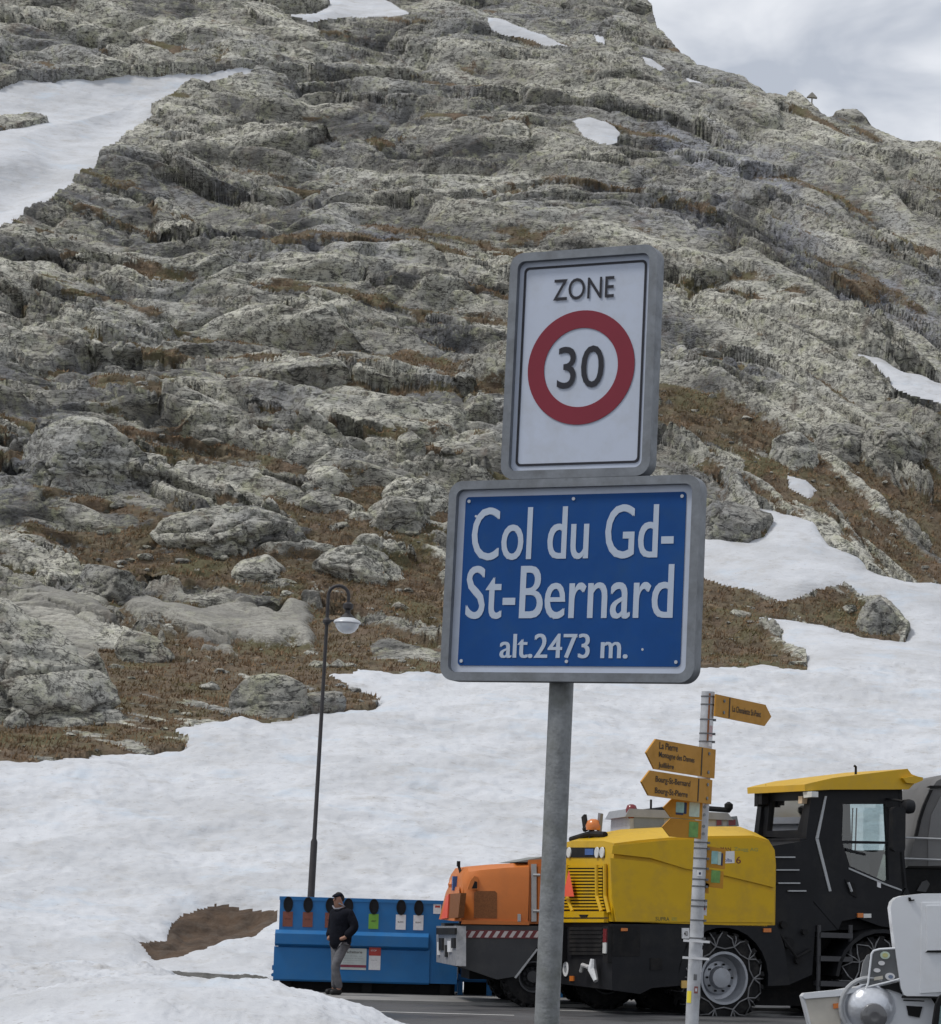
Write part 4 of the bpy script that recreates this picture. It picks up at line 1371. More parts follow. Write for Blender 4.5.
M_RIM = mat('rim_silver', (0.34, 0.355, 0.385), 0.4, 0.5, 0.1, 4, dirt=(0.20, 0.19, 0.18), dirt_amt=0.5, dirt_scale=5)
M_CHAIN = mat('chain_steel', (0.17, 0.17, 0.175), 0.5, 0.6, 0.2, 10)
M_TRIM = mat('grey_trim', (0.40, 0.41, 0.42), 0.45, 0.3)
M_GLASS = glass('cab_glass', (0.72, 0.82, 0.83), 0.2)
M_ORANGE_LENS = mat('amber_lens', (0.58, 0.17, 0.03), 0.25, spec=0.6)
M_RED_LENS = mat('red_lens', (0.16, 0.016, 0.02), 0.25, spec=0.6)
M_CLEAR_LENS = mat('clear_lens', (0.62, 0.62, 0.60), 0.25, spec=0.6)
M_REFLECT = mat('reflective_red', (0.85, 0.13, 0.075), 0.5, var=0.06)
M_SEAT = mat('seat_fabric', (0.045, 0.046, 0.05), 0.9)
M_BLUEPLATE = mat('blue_plate', (0.03, 0.10, 0.30), 0.4)
M_WHITE = mat('white_enamel', (0.70, 0.70, 0.71), 0.4, dirt=(0.45, 0.44, 0.42), dirt_amt=0.3)


class Place:
    """a vehicle's own frame: root at the ground, x forward, y to its left, z up; pixel rays cut its side or rear plane"""
    def __init__(s, px, D, yaw, name, label, cat, roll_y=0.0):
        p = at(px, 1020, D)
        s.o = Vector((p.x, D, ground_z(p.x)))
        s.root = empty(name, s.o, (0, roll_y, yaw), label, cat)
        s.M = Matrix.Translation(s.o) @ (Matrix.Rotation(yaw, 4, 'Z') @ Matrix.Rotation(roll_y, 4, 'Y'))
        s.I = s.M.inverted()

    def cut(s, px, py, axis, val):
        e = s.I @ Vector((0, 0, EYE))
        d = s.I.to_3x3() @ ray(px, py)
        t = (val - e[axis]) / d[axis]
        return e + d * t

    def side(s, px, py, y=0.0):
        p = s.cut(px, py, 1, y)
        return (p.x, p.z)

    def rear(s, px, py, x=0.0):
        p = s.cut(px, py, 0, x)
        return (p.y, p.z)

    def sides(s, pts, y=0.0): return [s.side(*p, y) for p in pts]
    def rears(s, pts, x=0.0): return [s.rear(*p, x) for p in pts]


def loft(bm, sections, mi=0):
    rings = [[bm.verts.new(p) for p in sec] for sec in sections]
    for a, b in zip(rings, rings[1:]):
        n = len(a)
        for k in range(n):
            f = bm.faces.new((a[k], a[(k + 1) % n], b[(k + 1) % n], b[k])); f.material_index = mi
    bm.faces.new(rings[0][::-1]).material_index = mi
    bm.faces.new(rings[-1]).material_index = mi


def wheel(parent, x, z, r, w, y_out, chains=True, rim_r=0.56, lugs=22, s=-1, rim_m=None):
    """a fat tyre with cross lugs, deep silver rim and a diamond snow chain; s=-1 faces -y"""
    bm = BM()
    prof = [(r * rim_r, -w / 2), (r * 0.72, -w / 2 - 0.015), (r * 0.92, -w / 2), (r * 0.985, -w * 0.42), (r, -w * 0.25), (r, w * 0.25), (r * 0.985, w * 0.42), (r * 0.92, w / 2), (r * 0.72, w / 2 + 0.015), (r * rim_r, w / 2)]
    lathe(bm, prof, (0, 0, 0), 'y', 48, closed=True)
    for k in range(lugs):
        a = 2 * math.pi * k / lugs
        for sgn in (-1, 1):
            rot = Matrix.Rotation(-a, 3, 'Y') @ Matrix.Rotation(sgn * R(28), 3, 'X').to_3x3()
            c = Matrix.Rotation(-a, 3, 'Y') @ Vector((r * 0.99, sgn * w * 0.24, 0))
            box(bm, c.x, c.y, c.z, 0.075, w * 0.52, 0.075, rot=Matrix.Rotation(-a, 3, 'Y') @ Matrix.Rotation(sgn * R(30), 3, 'X'))
    t = obj('wheel', bm, M_RUBBER, parent, smooth=35)
    t.location = (x, y_out - s * w / 2, z)
    bm = BM()
    ro = r * rim_r
    lathe(bm, [(ro * 1.06, s * (w / 2 + 0.012)), (ro * 1.07, s * (w / 2 + 0.03)), (ro * 0.97, s * (w / 2 + 0.03)), (ro * 0.93, s * (w / 2 - 0.03)), (ro * 0.88, s * (w / 2 - 0.20)), (ro * 0.70, s * (w / 2 - 0.23)),
               (ro * 0.66, s * (w / 2 - 0.18)), (ro * 0.46, s * (w / 2 - 0.16)), (ro * 0.40, s * (w / 2 - 0.06)), (ro * 0.10, s * (w / 2 - 0.05))], (0, 0, 0), 'y', 40, cap0=False)
    obj('rim', bm, rim_m or M_RIM, t, smooth=30)
    bm = BM()
    for k in range(10):
        a = 2 * math.pi * k / 10
        lathe(bm, [(0.018, s * (w / 2 - 0.125)), (0.018, s * (w / 2 - 0.165))], (ro * 0.56 * math.cos(a), 0, ro * 0.56 * math.sin(a)), 'y', 6)
    obj('wheel_nuts', bm, M_CHASSIS, t)
    if chains:
        bm = BM()
        n = 10
        P = lambda a, rr, yy: (rr * math.cos(a), yy, rr * math.sin(a))
        for k in range(n):
            a0, a1, am = 2 * math.pi * k / n, 2 * math.pi * (k + 1) / n, 2 * math.pi * (k + 0.5) / n
            ys, yt = s * (w / 2 + 0.035), s * w * 0.40
            tube(bm, [P(a0, r * 0.74, ys), P(am, r * 0.66, ys), P(a1, r * 0.74, ys)], 0.012, 5)
            tube(bm, [P(a0, r * 0.74, ys), P(a0 + 0.12, r * 0.90, ys * 1.0), P(am, r * 1.04, yt), P(am, r * 1.06, 0), P(am, r * 1.04, -yt)], 0.012, 5)
            tube(bm, [P(a1, r * 0.74, ys), P(a1 - 0.12, r * 0.90, ys * 1.0), P(am, r * 1.04, yt)], 0.012, 5)
            tube(bm, [P(a0, r * 0.74, ys), P(a0, r * 0.90, ys), P(a0, r * 1.05, yt), P(a0, r * 1.06, 0)], 0.011, 5)
        obj('snow_chain', bm, M_CHAIN, t)
    return t


# ------------------------------------------------------------------ the yellow machine
Y = Place(611, 41.5, R(20), 'snow_blower', 'big yellow snow clearing machine with a black cab and chained tyres', 'snow blower', -TILT * 0.6)
Yr = Y.root
W = 2.40

# hood: lofted shell
Zs = lambda px, py: Y.side(px, py)[1]
xs_ = lambda px: Y.side(px, 880)[0]
zb = Zs(690, 924)
secs = []
for px, zside, ztop, dy in ((607.5, 843, 841, 0.06), (640, 840, 834, 0.04), (668, 837.5, 829, 0.0), (710, 836, 827, 0.0), (752, 835.5, 827, 0.0), (768, 840, 833, 0.0), (775, 850, 844, 0.03), (777.5, 866, 862, 0.06)):
    x = max(0.0, xs_(px)) if px > 608 else 0.0
    z1 = Zs(px, zside)
    z2 = Y.side(px, ztop, 0.5)[1]
    secs.append([(x, dy, zb), (x, dy, z1 - 0.30), (x, dy, z1), (x, 0.50, z2), (x, W - 0.5, z2), (x, W - dy, z1), (x, W - dy, z1 - 0.30), (x, W - dy, zb)])
bm = BM(); loft(bm, secs)
obj('hood', bm, M_YELLOW, Yr, smooth=32, bevel=0.03)
# upper side panel lying over the lower one, with the slanting step between them
bm = BM()
prism(bm, Y.sides([(611, 853.5), (650, 858), (684, 868.5), (716, 873.5), (773.5, 887.5), (774.5, 866), (771, 851), (764, 842), (752, 838), (710, 838.5), (668, 840), (612, 845.5)]), -0.035, 0.03, 'y')
obj('side_panel', bm, M_YELLOW, Yr, bevel=0.012)
bm = BM()
prism(bm, Y.sides([(610, 858), (611.5, 895), (616, 921.5), (773.5, 922.5), (773.5, 892), (716, 879), (683, 873.5), (650, 862)]), -0.018, 0.03, 'y')
obj('side_panel', bm, M_YELLOW, Yr, bevel=0.01)
bm = BM()
for a, b in (((662, 882), (662.8, 921)), ((722, 884), (722.8, 921))):
    prism(bm, Y.sides([a, (a[0] + 0.7, a[1]), b, (b[0] - 0.7, b[1])]), -0.0195, 0.0, 'y')
# hood lettering and labels
def side_text(t, px0, px1, py0, py1, m, parent=Yr, y=-0.037, P=Y, name='lettering'):
    (x0, z0), (x1, z1) = P.side(px0, py1), P.side(px1, py0)
    return fit_text(name, t, x1 - x0, z1 - z0, m, parent, x0, z0, y, 0.01, 'L')
M_DKRED = mat('dark_red_print', (0.16, 0.03, 0.02), 0.5)
M_OLIVE = mat('olive_print', (0.07, 0.075, 0.03), 0.5)
M_OLIVE2 = mat('olive_light_print', (0.30, 0.30, 0.07), 0.5)
side_text('MAN', 719.5, 730, 847.5, 850.5, M_DKRED)
side_text('Zaugg AG', 733, 757, 848, 851.5, M_OLIVE2)
side_text('6', 735, 740, 856.5, 863.5, M_DKRED)
bm = BM(); prism(bm, Y.sides([(720, 851.5), (733.5, 851), (733.5, 863), (720, 863.5)]), -0.0385, -0.036, 'y')
st = obj('sticker', bm, M_STK_WHITE, Yr)
side_text('Rolba', 721, 731, 858.5, 861.5, mat('blue_print', (0.05, 0.07, 0.2), 0.5), st, -0.040)
side_text('SUPRA', 655, 669, 917.2, 920.6, M_OLIVE, y=-0.020)
side_text('5002', 671, 676.5, 917.2, 920.6, M_OLIVE2, y=-0.020)
# rear face
bm = BM(); prism(bm, [Y.rear(*p) for p in ((556.5, 847.5), (605, 847.5), (605, 857.5), (556.5, 857.5))], -0.012, 0.05, 'x')
lb_ = obj('light_recess', bm, M_CHASSIS, Yr)
bm = BM()
for px in (562.5, 570, 598, 603.2):
    yy, zz = Y.rear(px, 852.5)
    lathe(bm, [(0.085, -0.03), (0.09, -0.014)], (0, yy, zz), 'x', 16)
obj('lamps', bm, M_CLEAR_LENS, lb_)
bm = BM(); prism(bm, Y.rears([(586, 848.8), (594.5, 848.8), (594.5, 855), (586, 855)]), -0.02, -0.0125, 'x')
obj('blue_plate', bm, M_BLUEPLATE, lb_)
gp = Y.rears([(556.5, 866), (604, 866), (604, 896), (607, 911), (556, 911)])
bm = BM(); prism(bm, gp, -0.008, 0.02, 'x')
gr = obj('grille', bm, M_CHASSIS, Yr)
bm = BM()
for k in range(14):
    py = 867.8 + k * 3.2
    xe = 603.6 + max(0, (py - 896)) * 0.2
    (ya, za), (yb, zb2) = Y.rear(556.8, py), Y.rear(xe, py)
    prism(bm, [(ya, za), (yb, zb2), (yb, zb2 + 0.028), (ya, za + 0.028)], -0.030, -0.0085, 'x')
obj('slats', bm, M_YELLOW, gr)
for (p0, p1) in (((596.5, 865), (597, 897)), ((597, 896.5), (601.5, 911.5)), ((566.5, 865), (567, 897)), ((567, 896.5), (572.5, 911.5)), ((604.8, 864), (605.2, 897)), ((605.2, 896.5), (609, 913))):
    bm = BM()
    a, b = Y.rear(*p0, -0.04), Y.rear(*p1, -0.04)
    tube(bm, [(-0.04, a[0], a[1]), (-0.04, b[0], b[1])], 0.034, 8)
    obj('grille_bar', bm, M_YELLOW, gr)
bm = BM(); prism(bm, Y.rears([(555.5, 911.5), (609, 911.5), (609, 922.5), (555.5, 922.5)]), -0.09, -0.0085, 'x')
obj('tail_bar', bm, M_YELLOW, Yr, bevel=0.015)
bm = BM(); prism(bm, Y.rears([(579, 914.6), (588.5, 914.6), (587, 917), (580.5, 917)], -0.09), -0.098, -0.091, 'x')
prism(bm, Y.rears([(556, 917.4), (608.5, 917.4), (608.5, 918.6), (556, 918.6)], -0.09), -0.095, -0.091, 'x')
obj('tail_slot', bm, M_CHASSIS, Yr)
tri = Y.rears([(563, 896.5), (574, 896.5), (569, 870.5)], -0.12)
bm = BM(); prism(bm, tri, -0.125, -0.118, 'x'); 
obj('warning_triangle', bm, M_REFLECT, Yr)
# lower body
bm = BM()
prism(bm, Y.sides([(612, 924), (692, 924.5), (690, 958), (688, 985), (652, 988), (640, 994), (612, 990)]), 0.0, W, 'y')
obj('rear_body', bm, M_BLACK, Yr, bevel=0.02)
bm = BM()
prism(bm, Y.sides([(612, 926), (640, 926), (640, 956), (612, 956)]), -0.012, 0.01, 'y')
prism(bm, Y.sides([(650, 958), (662, 958), (662, 970), (650, 970)]), -0.016, 0.01, 'y')
obj('side_flap', bm, M_CHASSIS, Yr, bevel=0.008)
bm = BM(); prism(bm, Y.rears([(571.5, 927), (606.5, 927), (606.5, 955), (571.5, 955)]), -0.05, -0.001, 'x')
for k in range(6):
    a, b = Y.rear(572.5, 930 + 4.2 * k), Y.rear(605.5, 930 + 4.2 * k)
    prism(bm, [(a[0], a[1]), (b[0], b[1]), (b[0], b[1] + 0.025), (a[0], a[1] + 0.025)], -0.062, -0.0505, 'x')
obj('rear_vent', bm, M_CHASSIS, Yr)
for px in (567.3, 612.2):
    bm = BM(); yy, zz = Y.rear(px - 1.5, 944); box(bm, -0.05, yy, zz, 0.08, 0.19, 0.56)
    tl = obj('tail_light', bm, M_CHASSIS, Yr, bevel=0.015)
    for (py, h, m) in ((936, 0.22, M_RED_LENS), (948, 0.17, M_CLEAR_LENS)):
        bm = BM(); zz = Y.rear(px - 1.5, py)[1]; box(bm, -0.1, yy, zz, 0.02, 0.13, h)
        obj('lens', bm, m, tl, bevel=0.006)
bm = BM(); yy, zz = Y.rear(564.3, 969, -0.04); lathe(bm, [(0.12, -0.02), (0.12, -0.012)], (0, yy, zz), 'x', 20)
pl = obj('speed_disc', bm, M_STK_WHITE, Yr)
fit_box = Y.rear(564.3, 969, -0.04)
bm = BM()
lathe(bm, [(0.055, -0.024), (0.055, -0.0205)], (0, yy, zz), 'x', 16)
obj('disc_mark', bm, mat('disc_grey', (0.30, 0.31, 0.32), 0.5), pl)
bm = BM()
a, b = Y.rear(580, 971, -0.12), Y.rear(592, 966, -0.12)
tube(bm, [(-0.10, a[0], a[1]), (-0.14, a[0] - 0.15, a[1] + 0.10), (-0.14, b[0] + 0.10, b[1] - 0.02), (-0.12, b[0], b[1])], 0.035, 8)
c, d = Y.rear(593, 959, -0.12), Y.rear(596, 981, -0.12)
tube(bm, [(-0.12, c[0], c[1]), (-0.13, c[0], (c[1] + d[1]) / 2), (-0.12, d[0], d[1])], [0.045, 0.075, 0.04], 8)
obj('tow_coupling', bm, mat('bright_steel', (0.62, 0.62, 0.62), 0.4, 0.4, 0.25, 12), Yr)
def side_chip(name, px0, px1, py0, py1, m, y0=-0.03, y1=0.0, bev=0.006, parent=Yr, P=Y):
    bm = BM(); prism(bm, P.sides([(px0, py0), (px1, py0), (px1, py1), (px0, py1)]), y0, y1, 'y')
    return obj(name, bm, m, parent, bevel=bev)
def rear_chip(name, px0, px1, py0, py1, m, x0=-0.02, x1=0.0, parent=Yr, P=Y):
    bm = BM(); prism(bm, P.rears([(px0, py0), (px1, py0), (px1, py1), (px0, py1)]), x0, x1, 'x')
    return obj(name, bm, m, parent, bevel=0.004)
rear_chip('reflector', 570.5, 574.5, 976, 981, M_ORANGE_LENS)
side_chip('marker_light', 620.5, 627, 928, 931, M_ORANGE_LENS)
side_chip('reflector', 681, 687, 980.5, 988, mat('amber_reflector', (0.62, 0.40, 0.12), 0.4))
wl = side_chip('label_plate', 681.5, 688.5, 928, 938.5, M_STK_WHITE)
side_text('40', 683, 687, 931, 936, M_INK, wl, -0.032)
# mudguard round the rear wheel
xw, zw = Y.side(723.5, 978)
RW = 0.70
bm = BM()
outer, inner = [], []
for k in range(0, 15):
    a = R(-8 + 188 * k / 14)
    inner.append((xw + (RW + 0.10) * math.cos(a), zw + (RW + 0.10) * math.sin(a)))
    outer.append((xw + (RW + 0.17) * math.cos(a), min(zb - 0.01, zw + (RW + 0.21) * math.sin(a))))
pts = [Y.side(691, 924.5), Y.side(777, 924.8), Y.side(786, 960)] + inner + [Y.side(690, 985)]
prism(bm, [(p[0], p[1]) for p in ([Y.side(691, 925), Y.side(777, 925.3), Y.side(784, 945), Y.side(790, 985)] + inner)], 0.0, 0.30, 'y')
obj('mudguard', bm, M_BLACK, Yr)
side_chip('marker_light', 763, 770.5, 928.3, 932.2, M_ORANGE_LENS)
bm = BM()
box2(bm, 0.15, Y.side(900, 960)[0], 0.75, W - 0.75, 0.42, 1.42)
box2(bm, Y.side(822, 960)[0], Y.side(900, 960)[0], 0.35, W - 0.35, 1.425, 1.95)
box2(bm, Y.side(770, 960)[0], Y.side(850, 960)[0], 0.76, W - 0.76, 0.16, 0.418)
for xx in (xw, Y.side(884, 965)[0]):
    tube(bm, [(xx, 0.3, zw), (xx, W - 0.3, zw)], 0.17, 12)
obj('chassis', bm, M_CHASSIS, Yr)
wheel(Yr, xw, zw, RW, 0.62, 0.0)
wheel(Yr, xw, zw, RW, 0.62, W, s=1)
xf = Y.side(882, 968)[0]
wheel(Yr, xf, zw, RW, 0.62, 0.02)
wheel(Yr, xf, zw, RW, 0.62, W - 0.02, s=1)
# engine bay between hood and cab
bm = BM()
prism(bm, Y.sides([(775, 846), (812, 840), (818, 930), (815, 975), (792, 985), (786, 940), (777, 926)]), 0.10, W - 0.10, 'y')
eb = obj('engine_bay', bm, M_BLACK, Yr, bevel=0.03)
for (py, a, b) in ((856.5, 777, 797), (869.3, 778, 801), (882.5, 780, 802), (890.3, 790, 808)):
    bm = BM(); prism(bm, Y.sides([(a, py), (b, py), (b, py + 1.3), (a, py + 1.3)]), 0.055, 0.099, 'y'); obj('vent_edge', bm, M_TRIM, eb)
bm = BM()
for (px, py, rr) in ((785, 925, 0.06), (790, 943, 0.09), (800, 960, 0.07), (806, 932, 0.05), (782, 958, 0.05)):
    x, z = Y.side(px, py); lathe(bm, [(rr, 0.02), (rr, 0.099)], (x, 0, z), 'y', 10)
p0, p1 = Y.side(782, 935), Y.side(812, 950)
tube(bm, [(p0[0], 0.06, p0[1]), ((p0[0] + p1[0]) / 2, 0.0, p0[1] - 0.35), (p1[0], 0.06, p1[1])], 0.03, 8)
obj('hoses', bm, M_CHASSIS, eb)
# cab
CY0 = 0.12
XC = Y.side(811, 850, CY0)[0]                   # the cab's rear face: its window looks back over the hood
CY1 = Y.rear(759.5, 800, XC)[0]
bm = BM()
prism(bm, Y.sides([(800, 839), (836, 836), (842, 905), (891, 912), (907, 887), (912, 900), (912, 931), (880, 926), (858, 918), (842, 921), (838, 930), (815, 932), (806, 926), (798, 880)], CY0), CY0, CY1, 'y')
cab = obj('cab', bm, M_BLACK, Yr, bevel=0.03)
def side_frames(outer, inner, name, t=0.10, m=M_BLACK):
    for y in (CY0, CY1 - t):
        bm = BM()
        ring_prism(bm, Y.sides(outer, CY0), Y.sides(inner, CY0), y, y + t, 'y')
        obj(name, bm, m, cab, bevel=0.012)
rw_o = [(760.5, 786), (811, 786), (811, 840), (757.5, 836)]
rw_i = [(770, 801), (805, 800), (797.5, 830), (767, 831)]
bm = BM(); ring_prism(bm, Y.rears(rw_o, XC), Y.rears(rw_i, XC), XC, XC + 0.10, 'x'); obj('rear_window_frame', bm, M_BLACK, cab, bevel=0.012)
bm = BM(); bm.faces.new([bm.verts.new((XC + 0.05, p[0], p[1])) for p in Y.rears(rw_i, XC)]); obj('window_pane', bm, M_GLASS, cab)
dr_o = [(824, 786), (899, 786), (901, 846), (905, 886), (893, 913), (845, 906), (836, 851)]
dr_i = [(843, 804), (886, 804), (888, 842), (889, 880), (886, 882), (850, 866), (842, 841)]
side_frames(dr_o, dr_i, 'door')
for y in (CY0, CY1 - 0.06):
    for q in (((841, 840.5), (889, 841.5), (889, 844), (841, 843.5)), ((846, 848), (866, 853.5), (866, 855.5), (847, 851))):
        bm = BM()
        prism(bm, Y.sides(q, CY0), y + 0.01, y + 0.05, 'y')
        obj('window_bar', bm, M_BLACK, cab)
for y in (CY0 + 0.055, CY1 - 0.055):
    bm = BM(); bm.faces.new([bm.verts.new((p[0], y, p[1])) for p in Y.sides(dr_i, CY0)]); obj('window_pane', bm, M_GLASS, cab)
# rear corner pillars, and the grey trim down the near one
for y in (CY0, CY1 - 0.14):
    bm = BM()
    prism(bm, Y.sides([(812, 786), (827, 786), (838, 850), (846, 906), (838, 930), (812, 900), (806, 862), (806, 836)], CY0), y - 0.012, y + 0.15, 'y')
    obj('pillar', bm, M_BLACK, cab, bevel=0.02)
for q in ([(827.5, 796), (829.6, 796), (821.3, 838.5), (818.4, 838.5)], [(818.4, 838.9), (821.3, 838.9), (834.2, 891), (831.8, 891.5)]):
    bm = BM(); prism(bm, Y.sides(q), CY0 - 0.03, CY0 - 0.010, 'y'); obj('grey_trim', bm, M_TRIM, cab)
bm = BM(); box2(bm, XC + 0.05, Y.side(900, 790, CY0)[0], CY0 + 0.02, CY1 - 0.02, Y.side(850, 793, CY0)[1], Y.side(850, 786.5, CY0)[1]); obj('headliner', bm, M_CHASSIS, cab)
bm = BM()
prism(bm, Y.sides([(848, 879.5), (858, 884), (860, 898), (853, 894)]), CY0 - 0.02, CY0 - 0.002, 'y')
hd = obj('door_handle', bm, M_CHASSIS, cab)
bm = BM(); p0, p1 = Y.side(850.5, 882.5), Y.side(853.8, 891.5)
tube(bm, [(p0[0], CY0 - 0.05, p0[1]), (p1[0], CY0 - 0.05, p1[1])], 0.022, 8); obj('grip', bm, M_TRIM, hd)
bm = BM(); prism(bm, Y.sides([(852, 867.5), (889, 883.5), (905, 889.5), (905, 891), (889, 885.3), (852, 869.3)]), CY0 - 0.016, CY0 - 0.001, 'y')
obj('sill_strip', bm, M_TRIM, cab)
bm = BM(); prism(bm, Y.sides([(880.5, 881), (884, 882), (884, 888), (880.5, 887)]), CY0 - 0.016, CY0 - 0.001, 'y'); obj('small_label', bm, M_STK_WHITE, cab)
# front: windscreen, front pillars
xfr = Y.side(906, 840, CY0)[0]
for y in (CY0, CY1 - 0.10):
    bm = BM()
    prism(bm, Y.sides([(898, 787), (902, 787), (904, 850), (907, 888), (902, 888), (899.5, 850)], CY0), y, y + 0.08, 'y')
    obj('front_pillar', bm, M_BLACK, cab)
bm = BM()
p = Y.sides([(909, 792), (912.5, 850), (908, 888)], CY0)
q = Y.sides([(902, 793), (904, 850), (906, 888)], CY0)
for a, b in zip(p, p[1:]):
    bm.faces.new([bm.verts.new((a[0], CY0 + 0.25, a[1])), bm.verts.new((b[0], CY0 + 0.25, b[1])), bm.verts.new((b[0], CY1 - 0.25, b[1])), bm.verts.new((a[0], CY1 - 0.25, a[1]))])
for y0, y1 in ((CY0 + 0.02, CY0 + 0.25), (CY1 - 0.02, CY1 - 0.25)):
    for k in range(2):
        bm.faces.new([bm.verts.new((q[k][0], y0, q[k][1])), bm.verts.new((q[k + 1][0], y0, q[k + 1][1])), bm.verts.new((p[k + 1][0], y1, p[k + 1][1])), bm.verts.new((p[k][0], y1, p[k][1]))])
obj('windscreen', bm, M_GLASS, cab)
# inside: seat, steering column, rear wall panel
bm = BM()
x, z = Y.side(872, 872)
box2(bm, x - 0.30, x + 0.25, 0.85, 1.45, z - 0.35, z + 0.05)
x2, z2 = Y.side(858, 845)
box(bm, x2 + 0.02, 1.15, z2 - 0.30, 0.16, 0.55, 0.60, rot=Matrix.Rotation(R(-8), 3, 'Y'))
obj('seat', bm, M_SEAT, cab, bevel=0.05)
bm = BM()
x, z = Y.side(884, 858)
box(bm, x, 1.15, z - 0.25, 0.35, 0.7, 0.75)
tube(bm, [(x, 1.15, z + 0.05), (x - 0.18, 1.15, z + 0.32)], 0.04, 8)
lathe(bm, [(0.20, -0.015), (0.215, 0), (0.20, 0.015), (0.185, 0)], (x - 0.2, 1.15, z + 0.34), 'z', 20, closed=True)
for px in (866, 870):
    xa, za = Y.side(px, 838); tube(bm, [(xa, 0.5, za - 0.3), (xa + 0.02, 0.5, za + 0.5)], 0.012, 6)
obj('console', bm, M_SEAT, cab, bevel=0.01)
# roof
bm = BM()
ro = [(804, 784.5), (804.5, 791), (830, 789.6), (908, 789.4), (914, 783.5), (919.8, 780.5), (919.5, 777.3), (911, 774.2), (907, 768.8), (860, 774.5), (833, 777.8), (812, 782.5)]
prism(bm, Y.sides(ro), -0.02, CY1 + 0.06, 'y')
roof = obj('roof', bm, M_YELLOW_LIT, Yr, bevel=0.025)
bm = BM()
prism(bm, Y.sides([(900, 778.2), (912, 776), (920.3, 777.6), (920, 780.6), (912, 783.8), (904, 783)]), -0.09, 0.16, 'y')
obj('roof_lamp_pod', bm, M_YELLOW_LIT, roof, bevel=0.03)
bm = BM()
x, z = Y.side(867.5, 774); tube(bm, [(x, 0.4, z), (x, 0.4, z + 0.13), (x - 0.03, 0.4, z + 0.15)], 0.022, 8)
obj('aerial', bm, M_CHASSIS, roof)
bm = BM()
q = Y.rears([(806, 792), (815, 791.5), (815, 797), (807, 798)], XC - 0.1)
prism(bm, q, XC - 0.16, XC - 0.04, 'x'); obj('work_lamp', bm, M_CLEAR_LENS, roof, bevel=0.02)
bm = BM(); yy, zz = Y.rear(804, 800, XC - 0.05); box(bm, XC - 0.07, yy, zz, 0.1, 0.14, 0.12); obj('work_lamp', bm, mat('warm_lens', (0.6, 0.45, 0.3), 0.3), roof, bevel=0.02)
for (px, py) in ((759.5, 800), (763.5, 798)):
    bm = BM(); yy, zz = Y.rear(px, py, XC - 0.1); box(bm, XC - 0.1, yy, zz, 0.13, 0.13, 0.22)
    tube(bm, [(XC - 0.1, yy, zz + 0.08), (XC - 0.05, yy, zz + 0.22)], 0.02, 6)
    obj('rear_lamp', bm, M_CHASSIS, roof, bevel=0.02)
# mirrors
bm = BM()
x, z = Y.side(908.5, 806.5, -0.25)
lathe(bm, [(0.06, -0.17), (0.15, -0.12), (0.17, 0.0), (0.15, 0.10), (0.05, 0.14)], (x, -0.25, z), 'x', 18)
for v in bm.verts: v.co = Vector((x, -0.25, z)) + (v.co - Vector((x, -0.25, z))) * 0.72
tube(bm, [(x - 0.1, -0.25, z + 0.08), (x - 0.2, 0.05, z + 0.12), (x - 0.2, CY0, z + 0.12)], 0.022, 8)
obj('mirror', bm, M_BLACK, Yr, smooth=50)
bm = BM()
x, z = Y.side(897.5, 829, -0.25)
prism(bm, rrect(x - 0.13, z - 0.37, x + 0.11, z + 0.36, 0.07), -0.32, -0.20, 'y')
tube(bm, [(x, -0.26, z + 0.30), (x, CY0, z + 0.34)], 0.02, 8)
obj('mirror', bm, M_BLACK, Yr, bevel=0.02)
# steps
bm = BM()
for px in (818.5, 850):
    (xa, za), (xb, zb_) = Y.side(px, 925, 0.1), Y.side(px - 1, 992, 0.1)
    tube(bm, [(xa, 0.08, za), (xb, 0.08, zb_)], 0.035, 8)
for py in (934.5, 958, 983):
    (xa, za), (xb, _) = Y.side(818, py, 0.1), Y.side(850, py, 0.1)
    box2(bm, xa, xb, 0.0, 0.26, za - 0.045, za + 0.035)
obj('ladder', bm, mat('ladder_grey', (0.05, 0.05, 0.054), 0.6), Yr)
bm = BM(); pts = []
for k in range(0, 12):
    a = R(10 + 165 * k / 11); pts.append((xf + (RW + 0.09) * math.cos(a), zw + (RW + 0.09) * math.sin(a)))
pts2 = [(xf + (RW + 0.15) * math.cos(R(10 + 165 * k / 11)), zw + (RW + 0.15) * math.sin(R(10 + 165 * k / 11))) for k in range(12)]
prism(bm, pts + pts2[::-1], 0.0, 0.66, 'y')
obj('mudguard', bm, M_BLACK, Yr)
sc_ = side_chip('side_marker', 860.5, 866, 913.2, 917.6, M_ORANGE_LENS, CY0 - 0.03, CY0 + 0.02)
side_chip('side_marker', 866.4, 874, 913.8, 917.9, M_CLEAR_LENS, CY0 - 0.03, CY0 + 0.02)
# blower head in front of the cab
bm = BM()
xh = Y.side(912, 960)[0]
prism(bm, [(xh + 0.1, 0.75), (xh + 0.7, 1.1), (xh + 1.5, 1.05), (xh + 1.7, 0.7), (xh + 1.5, 0.22), (xh + 0.8, 0.22), (xh + 0.1, 0.5)], 0.0, W, 'y')
obj('blower_head', bm, M_CHASSIS, Yr, bevel=0.03)
